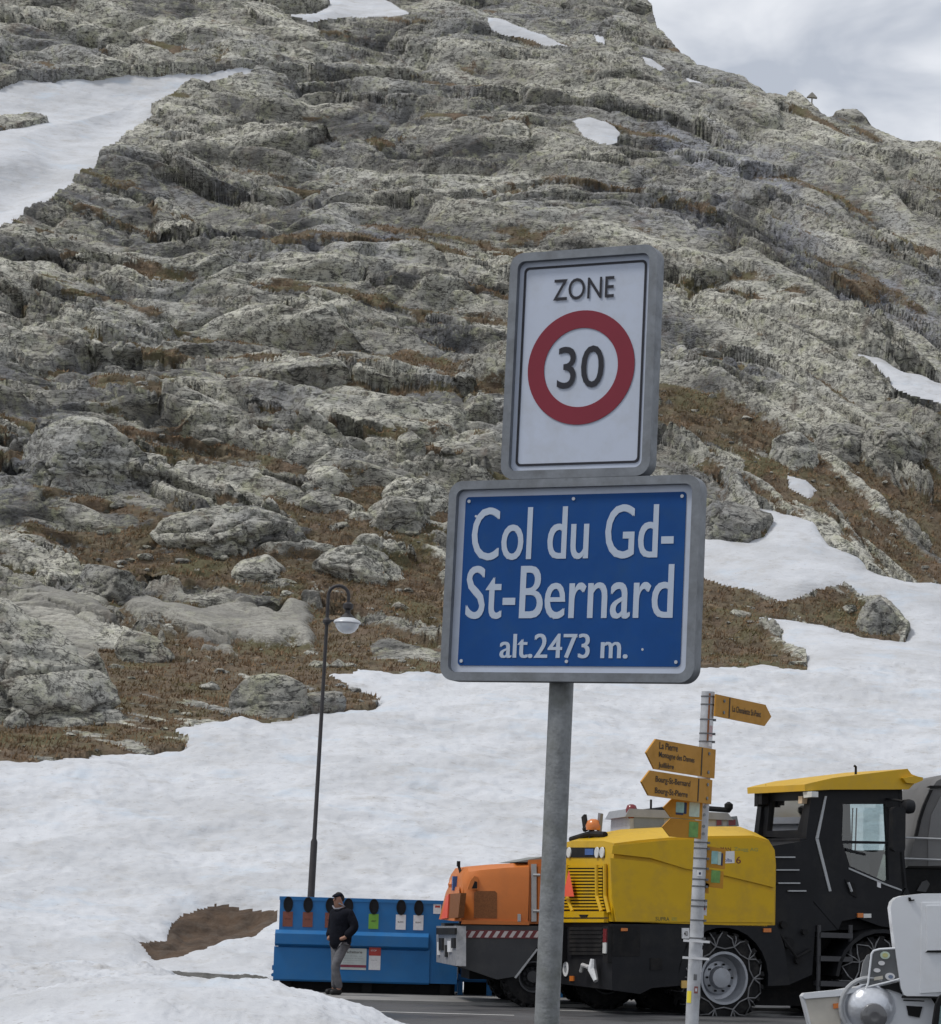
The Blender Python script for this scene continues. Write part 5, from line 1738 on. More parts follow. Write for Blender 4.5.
# things on the hood: beacon, plate, exhaust
x, z = Y.side(590, 840, 1.0)[0] + 0.30, Y.side(607, 841)[1]
bm = BM(); yy, zz = Y.rear(593.5, 824.5, 0.25)
bz = Y.rear(593.5, 838, 0.25)[1]
lathe(bm, [(0.12, bz + 0.13), (0.13, zz - 0.02), (0.10, zz + 0.06), (0.04, zz + 0.09)], (0.25, yy, 0), 'z', 16)
bcn = obj('beacon', bm, M_ORANGE_LENS, Yr, smooth=50)
bm = BM()
y1, z1 = Y.rear(598.5, 826, 0.32)
box(bm, 0.34, y1, z1, 0.05, 0.10, 0.42, rot=Matrix.Rotation(R(9), 3, 'X'))
obj('beacon_plate', bm, mat('plate_grey', (0.22, 0.22, 0.23), 0.5, 0.4), bcn)
bm = BM()
y2, z2 = Y.rear(585, 823, 0.2)
box(bm, 0.2, y2, z2, 0.05, 0.12, 0.26, rot=Matrix.Rotation(R(-24), 3, 'X'))
tube(bm, [(0.2, y2, z2 - 0.1), (0.22, yy, bz + 0.18), (0.22, yy, bz - 0.05)], 0.05, 8)
y3, z3 = Y.rear(583, 838, 0.2)
tube(bm, [(0.2, y3 + 0.5, z3 - 0.02), (0.2, yy, bz + 0.07), (0.25, yy - 0.5, bz + 0.05)], 0.05, 8)
obj('beacon_bracket', bm, M_CHASSIS, bcn)

# ------------------------------------------------------------------ the orange machine
O = Place(460.5, 43.3, R(7), 'orange_snow_plough', 'orange machine with a red striped dark skirt, half hidden behind the sign pole', 'work vehicle', -TILT)
Or = O.root
OW = 2.3
M_ORANGE = mat('orange_paint', (0.56, 0.165, 0.032), 0.45, var=0.06, scale=1.4, dirt=(0.36, 0.13, 0.05), dirt_amt=0.4, dirt_scale=2)
M_OGRILLE = mat('orange_mesh', (0.22, 0.085, 0.030), 0.75, var=0.35, scale=60)
M_SKIRT = mat('skirt_grey', (0.045, 0.047, 0.052), 0.6, var=0.15, scale=2, dirt=(0.10, 0.098, 0.09), dirt_amt=0.45, dirt_scale=2)
M_OGREY = mat('bumper_grey', (0.30, 0.30, 0.31), 0.5, 0.3, 0.3, 9)
Ox = lambda px: O.side(px, 900)[0]
Oz = lambda px, py: O.side(px, py)[1]
zb0 = Oz(470, 921.5)
secs = []
for px, pt, inset, back in ((462.5, 900, 0.10, 0), (464, 874, 0.16, 0), (469, 867.5, 0.06, 0), (480, 865.8, 0.0, 0), (505, 863.5, 0.0, 0), (528.5, 862.3, 0.0, 0)):
    x, z = Ox(px), Oz(px, pt)
    secs.append([(x, inset, zb0), (x, inset, z - 0.22), (x, inset + 0.05, z - 0.07), (x, inset + 0.28, z), (x, OW - inset - 0.28, z), (x, OW - inset - 0.05, z - 0.07), (x, OW - inset, z - 0.22), (x, OW - inset, zb0)])
# sloping tail
x0 = Ox(462.5)
z_mid = Oz(462, 893)
tail = [(x0 - 0.12, 0.06, zb0), (x0 - 0.10, 0.10, zb0 + 0.10), (x0 - 0.03, 0.2, z_mid), (x0 - 0.01, 0.4, z_mid + 0.1), (x0 - 0.01, OW - 0.4, z_mid + 0.1), (x0 - 0.03, OW - 0.2, z_mid), (x0 - 0.10, OW - 0.10, zb0 + 0.10), (x0 - 0.12, OW - 0.06, zb0)]
bm = BM(); loft(bm, [tail] + secs)
oh = obj('hood', bm, M_ORANGE, Or, smooth=38, bevel=0.02)
bm = BM(); prism(bm, [O.side(*p) for p in ((474.5, 892.5), (477, 891), (495, 891), (497, 893), (497, 918.5), (474, 918))], -0.008, 0.03, 'y')
obj('side_grille', bm, M_OGRILLE, oh)
bm = BM(); prism(bm, O.rears([(450, 894), (461.5, 893), (459, 917.5), (448, 918.5)], x0 - 0.10), x0 - 0.115, x0 - 0.02, 'x')
obj('rear_grille', bm, M_OGRILLE, oh)
bm = BM(); prism(bm, O.sides([(467, 889.5), (470.5, 880), (474, 876), (477.5, 877), (478, 889.5)]), -0.03, 0.03, 'y'); obj('air_scoop', bm, M_ORANGE, oh, bevel=0.012)
bm = BM(); prism(bm, O.sides([(471.5, 888.5), (474.5, 881), (477, 882), (477, 888.5)]), -0.035, -0.0305, 'y'); obj('scoop_mouth', bm, M_CHASSIS, oh)
bm = BM(); prism(bm, O.sides([(517.5, 914), (520.5, 914), (520.5, 922), (517.5, 922)]), -0.03, 0.0, 'y'); obj('hood_latch', bm, M_TRIM, oh)
bm = BM(); prism(bm, O.sides([(462, 920), (529, 921.3), (529, 925), (461, 924)]), -0.03, 0.02, 'y'); obj('hood_edge', bm, M_ORANGE, oh, bevel=0.008)
# body behind the hood
bm = BM(); prism(bm, O.sides([(529.2, 860), (640, 853), (640, 924), (529.2, 924)]), 0.06, OW - 0.06, 'y')
ob = obj('body', bm, M_ORANGE, Or, bevel=0.02)
bm = BM(); prism(bm, O.sides([(531.5, 864), (536.5, 864), (536.5, 921.5), (531.5, 921.5)]), 0.0, 0.06, 'y'); 
tube(bm, [(O.side(533, 875)[0], 0.0, O.side(533, 875)[1]), (O.side(540, 875)[0], 0.0, O.side(540, 875)[1])], 0.025, 6)
tube(bm, [(O.side(533, 911)[0], 0.0, O.side(533, 911)[1]), (O.side(540, 911)[0], 0.0, O.side(540, 911)[1])], 0.025, 6)
obj('grey_post', bm, M_TRIM, ob)
bm = BM(); prism(bm, O.sides([(538, 866), (560, 866), (560, 922), (538, 922)]), 0.02, 0.07, 'y'); obj('side_door', bm, M_ORANGE, ob, bevel=0.012)
bm = BM(); prism(bm, O.sides([(516, 862), (548, 856), (600, 854), (600, 858), (530, 862)]), 0.12, OW - 0.12, 'y'); obj('top_cover', bm, mat('cover_grey', (0.20, 0.21, 0.20), 0.6), ob)
# skirt, stripes
for y in (OW - 0.5, 0.0):
    bm = BM()
    prism(bm, O.sides([(457.5, 925), (545, 926), (545, 938), (536, 948), (515, 976.5), (497, 979.5), (463, 967.5), (457.5, 964)]), y, y + 0.5, 'y')
    sk = obj('skirt', bm, M_SKIRT, Or, bevel=0.015)
bm = BM(); prism(bm, O.sides([(461, 930), (545, 930.5), (545, 938.5), (461, 938)]), -0.012, -0.0005, 'y')
sp = obj('stripe_band', bm, mat('stripe_red', (0.16, 0.03, 0.035), 0.5), Or)
bm = BM()
for k in range(10):
    a = 459.5 + 8.2 * k
    q = [(max(461, a), 937.3), (a + 3.9, 937.5), (a + 8.0, 931.2), (a + 4.1, 931)]
    prism(bm, O.sides(q), -0.0155, -0.0125, 'y')
obj('stripes', bm, mat('stripe_pale', (0.52, 0.47, 0.47), 0.5), sp)
bm = BM(); prism(bm, O.sides([(514.2, 977.4), (536.5, 948.4), (538, 949.5), (516, 978.4)]), -0.008, -0.0005, 'y'); obj('skirt_edge', bm, M_TRIM, sk)
# rear bumper
bm = BM(); prism(bm, O.rears([(437.5, 926), (457.5, 926), (457.5, 966), (437.5, 962)], -0.12), -0.14, 0.02, 'x')
bp_ = obj('bumper', bm, M_OGREY, Or, bevel=0.02)
bm = BM(); prism(bm, O.rears([(438.5, 928), (457, 928), (457, 934.5), (438.5, 934.5)], -0.14), -0.18, -0.141, 'x')
for q in ((440, 938, 444, 950), (452.5, 938, 456, 948), (446, 945, 448, 957)):
    prism(bm, O.rears([(q[0], q[1]), (q[2], q[1]), (q[2], q[3]), (q[0], q[3])], -0.14), -0.165, -0.141, 'x')
obj('bumper_parts', bm, M_CHASSIS, bp_)
bm = BM(); prism(bm, O.rears([(449, 941), (452, 941), (452, 952), (449, 952)], -0.14), -0.17, -0.141, 'x'); obj('plate', bm, M_STK_WHITE, bp_); bm = BM()
prism(bm, O.rears([(438.8, 942), (440, 942), (440, 955), (438.8, 955)], -0.14), -0.17, -0.141, 'x')
obj('plate', bm, M_STK_WHITE, bp_)
bm = BM(); prism(bm, O.rears([(441.5, 919), (448, 918), (449.5, 894), (447, 896)], -0.15), -0.165, -0.13, 'x'); obj('reflector', bm, M_REFLECT, Or)
bm = BM(); y_, z_ = O.rear(457, 883.5, 0.0); box(bm, 0.0, y_, z_, 0.16, 0.12, 0.24); obj('blue_lamp', bm, M_BLUEPLATE, Or, bevel=0.02)
bm = BM(); y_, z_ = O.rear(458.5, 865, 0.0); tube(bm, [(0.05, y_ - 0.1, z_ - 0.2), (0.0, y_, z_)], 0.025, 6); box(bm, 0, y_, z_ + 0.02, 0.05, 0.10, 0.09); obj('small_mirror', bm, M_CHASSIS, Or)
bm = BM(); y_, z_ = O.rear(452, 884, -0.05); lathe(bm, [(0.06, z_ - 0.06), (0.07, z_), (0.03, z_ + 0.07)], (-0.05, y_, 0), 'z', 10); obj('amber_lamp', bm, M_ORANGE_LENS, Or)
# chassis, wheels, cab behind the yellow hood
xo, zo = O.side(534, 984)
RO = O.side(534, 984)[1]
RO = max(0.5, min(0.62, RO + 0.03))
xo2 = O.side(592, 984)[0]
bm = BM(); box2(bm, 0.2, O.side(735, 960)[0], 0.6, OW - 0.6, 0.42, zb0 + 0.02)
for xx in (xo, xo2): tube(bm, [(xx, 0.25, RO), (xx, OW - 0.25, RO)], 0.14, 10)
obj('chassis', bm, M_CHASSIS, Or)
for xx in (xo, xo2 + 0.25):
    wheel(Or, xx, RO, RO - 0.02, 0.46, 0.06, chains=False, rim_m=M_SKIRT, rim_r=0.5)
    wheel(Or, xx, RO, RO - 0.02, 0.46, OW - 0.06, chains=False, s=1, rim_m=M_SKIRT, rim_r=0.5)
c0, c1 = O.side(630, 835), O.side(742, 835)
zt = O.side(650, 810)[1]
bm = BM(); prism(bm, [(c0[0], 1.0), (c1[0] + 0.25, 1.0), (c1[0] + 0.1, c1[1] - 0.3), (c1[0] - 0.2, zt - 0.12), (c0[0] + 0.05, zt - 0.12)], 0.25, OW - 0.25, 'y')
oc = obj('cab', bm, mat('cab_pale_grey', (0.36, 0.375, 0.40), 0.5), Or, bevel=0.04)
bm = BM(); prism(bm, [(c0[0] - 0.05, zt - 0.118), (c1[0] - 0.1, zt - 0.118), (c1[0] - 0.2, zt), (c0[0] + 0.02, zt + 0.02)], 0.2, OW - 0.2, 'y')
obj('roof', bm, mat('cab_roof_grey', (0.27, 0.28, 0.30), 0.5), oc, bevel=0.03)
M_CABWIN = mat('cab_window_dark', (0.16, 0.18, 0.20), 0.15, spec=0.6)
for (a, b) in ((634, 664), (716, 722.5), (727, 737)):
    bm = BM()
    prism(bm, O.sides([(a, 817), (b, 816), (b + (2 if b > 730 else 0), 826), (a, 828)], 0.24), 0.236, 0.249, 'y')
    obj('cab_window', bm, M_CABWIN, oc)
for (a, b) in ((717, 722), (729, 736)):
    bm = BM()
    prism(bm, O.sides([(a, 820), (b, 819.5), (b, 825), (a, 825.5)], 0.2), 0.229, 0.2355, 'y')
    obj('red_trim', bm, M_RED_LENS, oc)
bm = BM(); x, z = O.side(631.5, 812, 0.3); lathe(bm, [(0.05, z - 0.11), (0.095, z - 0.05), (0.10, z + 0.04), (0.075, z + 0.11), (0.03, z + 0.13)], (x, 0.3, 0), 'z', 14)
bn = obj('beacon', bm, M_RED_LENS, Or, smooth=50)
bm = BM(); tube(bm, [(x, 0.3, z - 0.7), (x, 0.3, z - 0.1)], 0.035, 8); obj('beacon_stem', bm, M_TRIM, bn)
bm = BM()
(xa, za), (xb, _) = O.side(645, 811, 0.3), O.side(668, 808, 0.3)
tube(bm, [(xa, 0.4, za), (xb, 0.4, za + 0.06)], 0.035, 8); tube(bm, [(xa + 0.12, 0.4, za), (xa + 0.12, 0.4, za + 0.2)], 0.02, 6)
(xa, za), (xb, _) = O.side(704, 808, 0.3), O.side(731, 811, 0.3)
tube(bm, [(xa, 0.4, za), (xb, 0.4, za - 0.02)], 0.045, 8)
x, z = O.side(730, 807, 0.3); lathe(bm, [(0.03, z - 0.08), (0.075, z - 0.02), (0.075, z + 0.05), (0.02, z + 0.09)], (x, 0.4, 0), 'z', 10)
obj('roof_rail', bm, M_CHASSIS, oc)

# ------------------------------------------------------------------ grey rounded vehicle at the right edge
G = Place(905, 44.6, R(3), 'grey_vehicle', 'dark grey vehicle with a rounded sloping end beyond the black cab', 'vehicle', -TILT)
Gr = G.root
M_GREY = mat('grey_paint', (0.125, 0.122, 0.122), 0.45, var=0.08, scale=1.5, dirt=(0.17, 0.165, 0.16), dirt_amt=0.4)
M_GREY2 = mat('grey_panel', (0.165, 0.165, 0.168), 0.4, var=0.06, scale=1.5)
go = [(905, 870), (909, 852), (914, 832), (920, 810), (927, 790), (935, 779), (944, 774.5), (962, 772), (1030, 772), (1042, 790), (1044, 872)]
def inset_sections(pts, ys, shrink):
    out = []
    P = G.sides(pts)
    cx = sum(p[0] for p in P) / len(P); cz = sum(p[1] for p in P) / len(P)
    for y, s in zip(ys, shrink):
        out.append([(cx + (p[0] - cx) * s, y, cz + (p[1] - cz) * s) for p in P])
    return out
bm = BM(); loft(bm, inset_sections(go, [0.0, 0.10, 0.30, 2.0, 2.2, 2.3], [0.93, 0.98, 1.0, 1.0, 0.98, 0.93]))
gb = obj('body', bm, M_GREY, Gr, smooth=40)
bm = BM(); prism(bm, G.sides([(928, 838), (931, 815), (940, 797), (952, 789), (1020, 789), (1026, 862), (928, 866)]), -0.02, 0.03, 'y'); obj('side_panel', bm, M_GREY2, gb, bevel=0.02)
bm = BM()
def strip(pts, w, y0, y1):
    A = [(p[0] - w, p[1]) for p in pts]; B = [(p[0] + w, p[1]) for p in pts]
    for i in range(len(pts) - 1):
        prism(bm, G.sides([A[i], B[i], B[i + 1], A[i + 1]]), y0, y1, 'y')
strip([(916, 836), (919.5, 820), (924, 806), (931, 790)], 1.5, -0.035, 0.05)
obj('dark_trim', bm, M_CHASSIS, gb)
bm = BM(); prism(bm, G.sides([(926.5, 787), (930, 785.6), (1030, 785.6), (1030, 787.4), (930, 788)]), -0.04, 0.04, 'y'); obj('gutter', bm, M_CHASSIS, gb)
bm = BM()
for (a, py) in ((903, 837.5), (904, 858.5)):
    (xa, za), (xb, _) = G.side(a, py, -0.12), G.side(1040, py, -0.12)
    tube(bm, [(xa, -0.12, za), (xb, -0.12, za - 0.02)], 0.018, 6)
    tube(bm, [(xa, -0.12, za), (xa, 0.3, za)], 0.018, 6)
obj('hand_rail', bm, M_TRIM, Gr)
bm = BM(); prism(bm, G.sides([(903.5, 869), (1046, 871), (1046, 975), (906, 972)]), 0.05, 2.25, 'y'); obj('undercarriage', bm, M_CHASSIS, Gr, bevel=0.03)
bm = BM(); prism(bm, G.sides([(917, 891), (922, 882), (927, 880), (930, 884), (926, 892)]), 0.0, 0.049, 'y'); obj('grey_fitting', bm, mat('fitting_grey', (0.07, 0.07, 0.072), 0.6), Gr, bevel=0.01)
for px in (935, 1015):
    wheel(Gr, G.side(px, 980)[0], 0.52, 0.51, 0.4, 0.0, chains=False); wheel(Gr, G.side(px, 980)[0], 0.52, 0.51, 0.4, 2.3, chains=False, s=1)

# ------------------------------------------------------------------ blue recycling container
M_BLUE = mat('container_blue', (0.012, 0.135, 0.36), 0.5, var=0.10, scale=1.6, dirt=(0.05, 0.15, 0.28), dirt_amt=0.5, dirt_scale=2.2)
M_HOLE = mat('opening_black', (0.008, 0.009, 0.012), 0.9)
M_BROWN_STK = mat('brown_sticker', (0.20, 0.065, 0.045), 0.5)
M_GREEN_STK = mat('bottle_green_sticker', (0.16, 0.36, 0.05), 0.5)
B = Place(276, 46.3, R(1.0), 'recycling_container', 'long blue recycling container with a row of bottle holes behind the walking person', 'container', -TILT)
Br = B.root
up, lo = 897.2, 982
bx0, bx1 = B.side(278.5, 940)[0], B.side(458, 940)[0]
zt_, z1_, z2_, z3_, z4_, zb_ = B.side(300, 897.5)[1], B.side(300, 930)[1], B.side(300, 933.5)[1], B.side(300, 944)[1], B.side(300, 946.5)[1], B.side(300, 980)[1]
BD = 1.7
bm = BM(); prism(bm, [(0.0, zb_), (0.0, zt_), (BD, zt_), (BD, zb_)], bx0, bx1, 'x')
bc = obj('body', bm, M_BLUE, Br, bevel=0.012)
xl1 = B.side(428.5, 940)[0]
bm = BM()
xl0 = bx0 - 0.06
prism(bm, [(-0.10, z3_), (-0.10, z2_ - 0.005), (-0.001, z1_), (-0.001, z4_)], xl0, xl1, 'x')
obj('ledge', bm, M_BLUE, Br, bevel=0.006)
bm = BM(); prism(bm, [(-0.001, zb_ - 0.02), (-0.035, zb_ + 0.01), (-0.035, z4_ - 0.02), (-0.001, z4_ - 0.006)], bx0 - 0.07, xl1 + 0.03, 'x'); obj('lower_skin', bm, M_BLUE, Br)
bm = BM(); prism(bm, [(-0.012, zt_ - 0.05), (-0.012, zt_ + 0.012), (BD + 0.01, zt_ + 0.012), (BD + 0.01, zt_ - 0.05)], bx0 - 0.01, bx1 + 0.01, 'x'); obj('lid_rim', bm, M_BLUE, Br, bevel=0.006)
for i, px in enumerate((288.3, 308.2, 330.5, 348.5, 374, 401.2, 418.8)):
    x, z = B.side(px, 904.2 + (px - 288) * 0.028)
    bm = BM(); prism(bm, [(x + 0.070 * math.cos(2 * math.pi * k / 20), z + 0.122 * math.sin(2 * math.pi * k / 20)) for k in range(20)], -0.016, -0.0005, 'y')
    hl = obj('bottle_hole', bm, M_HOLE, Br)
    bm = BM(); ring_prism(bm, [(x + 0.084 * math.cos(2 * math.pi * k / 20), z + 0.136 * math.sin(2 * math.pi * k / 20)) for k in range(20)], [(x + 0.066 * math.cos(2 * math.pi * k / 20), z + 0.118 * math.sin(2 * math.pi * k / 20)) for k in range(20)], -0.024, -0.0165, 'y')
    obj('rubber_rim', bm, M_CHASSIS, hl)
    if i == 3: continue
    m = M_BROWN_STK if i < 3 else (M_GREEN_STK if i == 4 else M_STK_WHITE)
    za, zb2 = B.side(px, 911.5 + (px - 288) * 0.028)[1], B.side(px, 926.5 + (px - 288) * 0.028)[1]
    bm = BM(); box2(bm, x - 0.088, x + 0.088, -0.008, -0.0005, zb2, za)
    lb2 = obj('sticker', bm, m, Br)
    fit_text('lettering', ('BRUN', 'BRUN', 'BRUN', '', 'VERT', 'BLANC', 'BLANC')[i], 0.10, 0.028, M_INK if i > 3 else mat('faded_print', (0.10, 0.03, 0.02), 0.6), lb2, x - 0.05, (za + zb2) / 2 - 0.01, -0.0095, 0.01, 'L')
def b_panel(name, px0, px1, py0, py1, m, y=-0.037, P=None, parent=None, t=0.004):
    (x0, z1), (x1, z0) = (P or B).side(px0, py0), (P or B).side(px1, py1)
    bm = BM(); box2(bm, x0, x1, y - t, y, z0, z1)
    return obj(name, bm, m, parent or Br), (x0, x1, z0, z1)
nb, (x0, x1, z0, z1) = b_panel('notice', 341, 366, 948, 970, mat('notice_paper', (0.50, 0.55, 0.54), 0.5))
fit_text('lettering', 'Déchetterie', (x1 - x0) * 0.7, 0.045, M_INK, nb, x0 + 0.06, z1 - 0.085, -0.0425, 0.01, 'L')
for k in range(4):
    fit_text('lettering', ('Merci de trier vos', 'déchets et de laisser', 'les lieux propres', 'Commune')[k], (x1 - x0) * (0.72, 0.78, 0.66, 0.4)[k], 0.020, mat('grey_print', (0.28, 0.30, 0.31), 0.6), nb, x0 + 0.05, z1 - 0.14 - 0.04 * k, -0.0425, 0.0, 'L')
bm = BM(); box2(bm, x0, x1, -0.0445, -0.0415, z0 + 0.04, z0 + 0.085); obj('red_stripe', bm, mat('notice_red', (0.22, 0.04, 0.07), 0.5), nb)
nb, (x0, x1, z0, z1) = b_panel('notice', 369.3, 380.2, 946.8, 970, M_STK_WHITE)
bm = BM(); box2(bm, x0 - 0.002, x1 + 0.002, -0.0445, -0.0415, z1 - 0.15, z1 + 0.002); rs = obj('red_head', bm, M_STK_RED, nb)
fit_text('lettering', 'STOP', 0.10, 0.028, M_STK_WHITE, rs, x0 + 0.03, z1 - 0.075, -0.046, 0.01, 'L')
fit_text('lettering', 'Verre', 0.10, 0.025, mat('pale_print', (0.35, 0.36, 0.37), 0.6), nb, x0 + 0.04, z1 - 0.24, -0.0425, 0.0, 'L')
nb, (x0, x1, z0, z1) = b_panel('notice', 433.5, 441, 903.5, 914, M_STK_WHITE, -0.001)
bm = BM(); box2(bm, x0 + 0.03, x1 - 0.02, -0.0068, -0.0055, z0 + 0.11, z0 + 0.145); obj('red_stripe', bm, M_STK_RED, nb)
bm = BM()
for x in (bx0 + 0.15, (bx0 + bx1) / 2, bx1 - 0.2):
    for y in (0.15, BD - 0.2): box2(bm, x - 0.09, x + 0.09, y, y + 0.12, 0.045, zb_ + 0.01)
box2(bm, bx0 + 0.03, bx1 - 0.03, 0.3, 0.4, 0.05, zb_ - 0.002)
obj('feet', bm, M_CHASSIS, Br)
bm = BM(); x, z = B.side(273.5, 968); box(bm, x, 0.3, z, 0.07, 0.25, 0.08); x, z = B.side(273.5, 975); tube(bm, [(x - 0.02, 0.1, z), (x - 0.02, 0.6, z)], 0.03, 8)
obj('lifting_lugs', bm, M_BLUE, Br)

B2 = Place(455, 46.9, R(3), 'recycling_container', 'second blue container, mostly hidden behind the orange machine and standing on blue legs', 'container', -TILT)
x0, x1 = B2.side(461, 960)[0], B2.side(640, 960)[0]
zt2, zm2, zl2 = B2.side(470, 912)[1], B2.side(470, 974)[1], B2.side(470, 982)[1]
bm = BM(); prism(bm, [(0, zl2), (0, zt2), (1.6, zt2), (1.6, zl2)], x0, x1, 'x'); obj('body', bm, M_BLUE, B2.root, bevel=0.012)
bm = BM(); box2(bm, x0 - 0.05, x1, -0.09, -0.001, zm2 - 0.10, zm2); obj('ledge', bm, M_BLUE, B2.root, bevel=0.008)
bm = BM(); box2(bm, x0 + 0.1, x1 - 0.1, 0.5, 0.7, 0.052, zl2 - 0.002); obj('shade_filler', bm, M_CHASSIS, B2.root)  # dark block added to stand for the shade beneath the container
for px in (460, 489, 560):
    xx = B2.side(px, 985)[0]
    bm = BM(); box2(bm, xx - 0.045, xx + 0.045, -0.085, 0.02, 0.045, zm2 - 0.11); obj('leg', bm, M_BLUE, B2.root)
    bm = BM(); box2(bm, xx - 0.045, xx + 0.045, 1.45, 1.55, 0.045, zl2 + 0.01); obj('leg', bm, M_BLUE, B2.root)

# ------------------------------------------------------------------ the person
M_SKIN = mat('skin', (0.27, 0.145, 0.10), 0.6)
M_JACKET = mat('dark_jacket', (0.009, 0.010, 0.015), 0.9, var=0.3, scale=9, bump=0.03, bscale=9, spec=0.1)
M_TROUSER = mat('grey_trousers', (0.13, 0.13, 0.14), 0.9, var=0.3, scale=9, bump=0.03, bscale=10, spec=0.1)
M_SHOE = mat('dark_shoes', (0.012, 0.012, 0.012), 0.6)
M_HAIR = mat('dark_hair', (0.018, 0.014, 0.012), 0.8, bump=0.004, bscale=60)


def skin_mesh(name, verts, edges, radii, m, parent, sub=2, root=0):
    me = bpy.data.meshes.new(name + '_base')
    me.from_pydata(verts, edges, [])
    o = bpy.data.objects.new(name + '_base', me)
    C.objects.link(o)
    sk = o.modifiers.new('skin', 'SKIN')
    sk.use_smooth_shade = True
    for i, v in enumerate(me.skin_vertices[0].data):
        r = radii[i]
        v.radius = r if isinstance(r, tuple) else (r, r)
        v.use_root = (i == root)
    sb = o.modifiers.new('sub', 'SUBSURF'); sb.levels = sub; sb.render_levels = sub
    dg = bpy.context.evaluated_depsgraph_get()
    dg.update()
    new = bpy.data.meshes.new_from_object(o.evaluated_get(dg))
    bpy.data.objects.remove(o)
    bpy.data.meshes.remove(me)
    new.materials.clear()
    for p in new.polygons: p.use_smooth = True
    return link_mesh(name, new, m, parent)


fp = on_ground(336, 998)
man = empty('person', (fp.x, fp.y, ground_z(fp.x) + 0.0), (0, 0, R(-42)), 'person in a dark jacket and grey trousers walking past the blue container, hands in pockets', 'person')
# local: faces -y; +x is to the right in the photograph. height 1.70
gz = 0.055 if fp.y > 43.75 else 0.0
body_v = [(0.02, 0.02, 0.90), (0.015, 0.02, 1.05), (0.01, 0.03, 1.22), (0.0, 0.02, 1.37), (-0.01, 0.0, 1.45), (-0.03, -0.03, 1.53), (-0.04, -0.035, 1.62), (-0.04, -0.02, 1.69),
          (-0.15, 0.02, 1.38), (-0.21, 0.06, 1.14), (-0.16, -0.08, 0.95), (-0.12, -0.14, 0.93),
          (0.17, 0.04, 1.38), (0.27, 0.10, 1.16), (0.19, -0.05, 0.97), (0.13, -0.12, 0.94),
          (-0.06, 0.0, 0.84), (-0.01, -0.04, 0.48), (-0.10, 0.06, 0.10), (-0.12, -0.06, 0.04),
          (0.10, 0.02, 0.84), (0.02, -0.10, 0.48), (0.06, 0.02, 0.10), (0.04, -0.12, 0.04)]
body_e = [(0, 1), (1, 2), (2, 3), (3, 4), (4, 5), (5, 6), (6, 7), (3, 8), (8, 9), (9, 10), (10, 11), (3, 12), (12, 13), (13, 14), (14, 15), (0, 16), (16, 17), (17, 18), (18, 19), (0, 20), (20, 21), (21, 22), (22, 23)]
body_r = [0.13, 0.125, 0.14, 0.12, 0.06, 0.075, 0.088, 0.06, 0.062, 0.045, 0.036, 0.030, 0.062, 0.045, 0.036, 0.030, 0.088, 0.058, 0.042, 0.038, 0.088, 0.058, 0.042, 0.038]
bd = skin_mesh('body', body_v, body_e, body_r, M_SKIN, man)
# jacket: torso and sleeves
jv = [(0.02, 0.015, 0.715), (0.015, 0.02, 1.00), (0.01, 0.03, 1.22), (0.0, 0.02, 1.38), (-0.01, 0.01, 1.46),
      (-0.16, 0.02, 1.37), (-0.225, 0.06, 1.13), (-0.17, -0.08, 0.96), (0.18, 0.04, 1.37), (0.285, 0.10, 1.15), (0.20, -0.06, 0.98)]
je = [(0, 1), (1, 2), (2, 3), (3, 4), (3, 5), (5, 6), (6, 7), (3, 8), (8, 9), (9, 10)]
jr = [(0.20, 0.165), (0.215, 0.17), (0.215, 0.165), (0.19, 0.15), 0.085, 0.10, 0.088, 0.070, 0.10, 0.088, 0.070]
jk = skin_mesh('jacket', jv, je, jr, M_JACKET, man)
bm = BM(); tube(bm, [(-0.10, -0.09, 1.50), (-0.02, -0.125, 1.455), (0.06, -0.10, 1.46), (0.10, 0.0, 1.50), (0.04, -0.09, 1.55)], 0.014, 6)
obj('scarf_edge', bm, mat('pale_scarf', (0.22, 0.22, 0.25), 0.8), man)
tv = [(0.02, 0.02, 0.90), (-0.06, 0.0, 0.82), (-0.005, -0.04, 0.48), (-0.10, 0.06, 0.09), (0.10, 0.02, 0.82), (0.025, -0.10, 0.48), (0.06, 0.02, 0.09)]
te = [(0, 1), (1, 2), (2, 3), (0, 4), (4, 5), (5, 6)]
tr = [0.115, 0.100, 0.080, 0.068, 0.100, 0.080, 0.068]
skin_mesh('trousers', tv, te, tr, M_TROUSER, man)
for (hx_, hy, tx, ty) in ((-0.10, 0.10, -0.13, -0.13), (0.06, 0.06, 0.03, -0.18)):
    skin_mesh('shoe', [(hx_, hy, 0.05), ((hx_ + tx) / 2, (hy + ty) / 2, 0.055), (tx, ty, 0.04)], [(0, 1), (1, 2)], [0.055, 0.058, 0.045], M_SHOE, man)
skin_mesh('cap', [(-0.04, 0.05, 1.625), (-0.045, 0.0, 1.70), (-0.055, -0.07, 1.675), (-0.065, -0.135, 1.655)], [(0, 1), (1, 2), (2, 3)], [0.07, (0.098, 0.06), (0.085, 0.035), (0.06, 0.012)], M_JACKET, man)
skin_mesh('hair', [(-0.035, 0.035, 1.56), (-0.038, 0.01, 1.64), (-0.045, -0.02, 1.70), (-0.055, -0.085, 1.695)], [(0, 1), (1, 2), (2, 3)], [0.075, 0.098, 0.072, 0.035], M_HAIR, man)
bm = BM()
for sx in (-0.028, 0.028):
    bmesh.ops.create_icosphere(bm, subdivisions=2, radius=0.012, matrix=Matrix.Translation((-0.045 + sx, -0.118, 1.625)))
obj('eyes', bm, mat('eye_dark', (0.02, 0.02, 0.02), 0.3), man)
skin_mesh('nose', [(-0.046, -0.105, 1.625), (-0.047, -0.135, 1.585)], [(0, 1)], [0.012, 0.016], M_SKIN, man)
man.location.z += gz

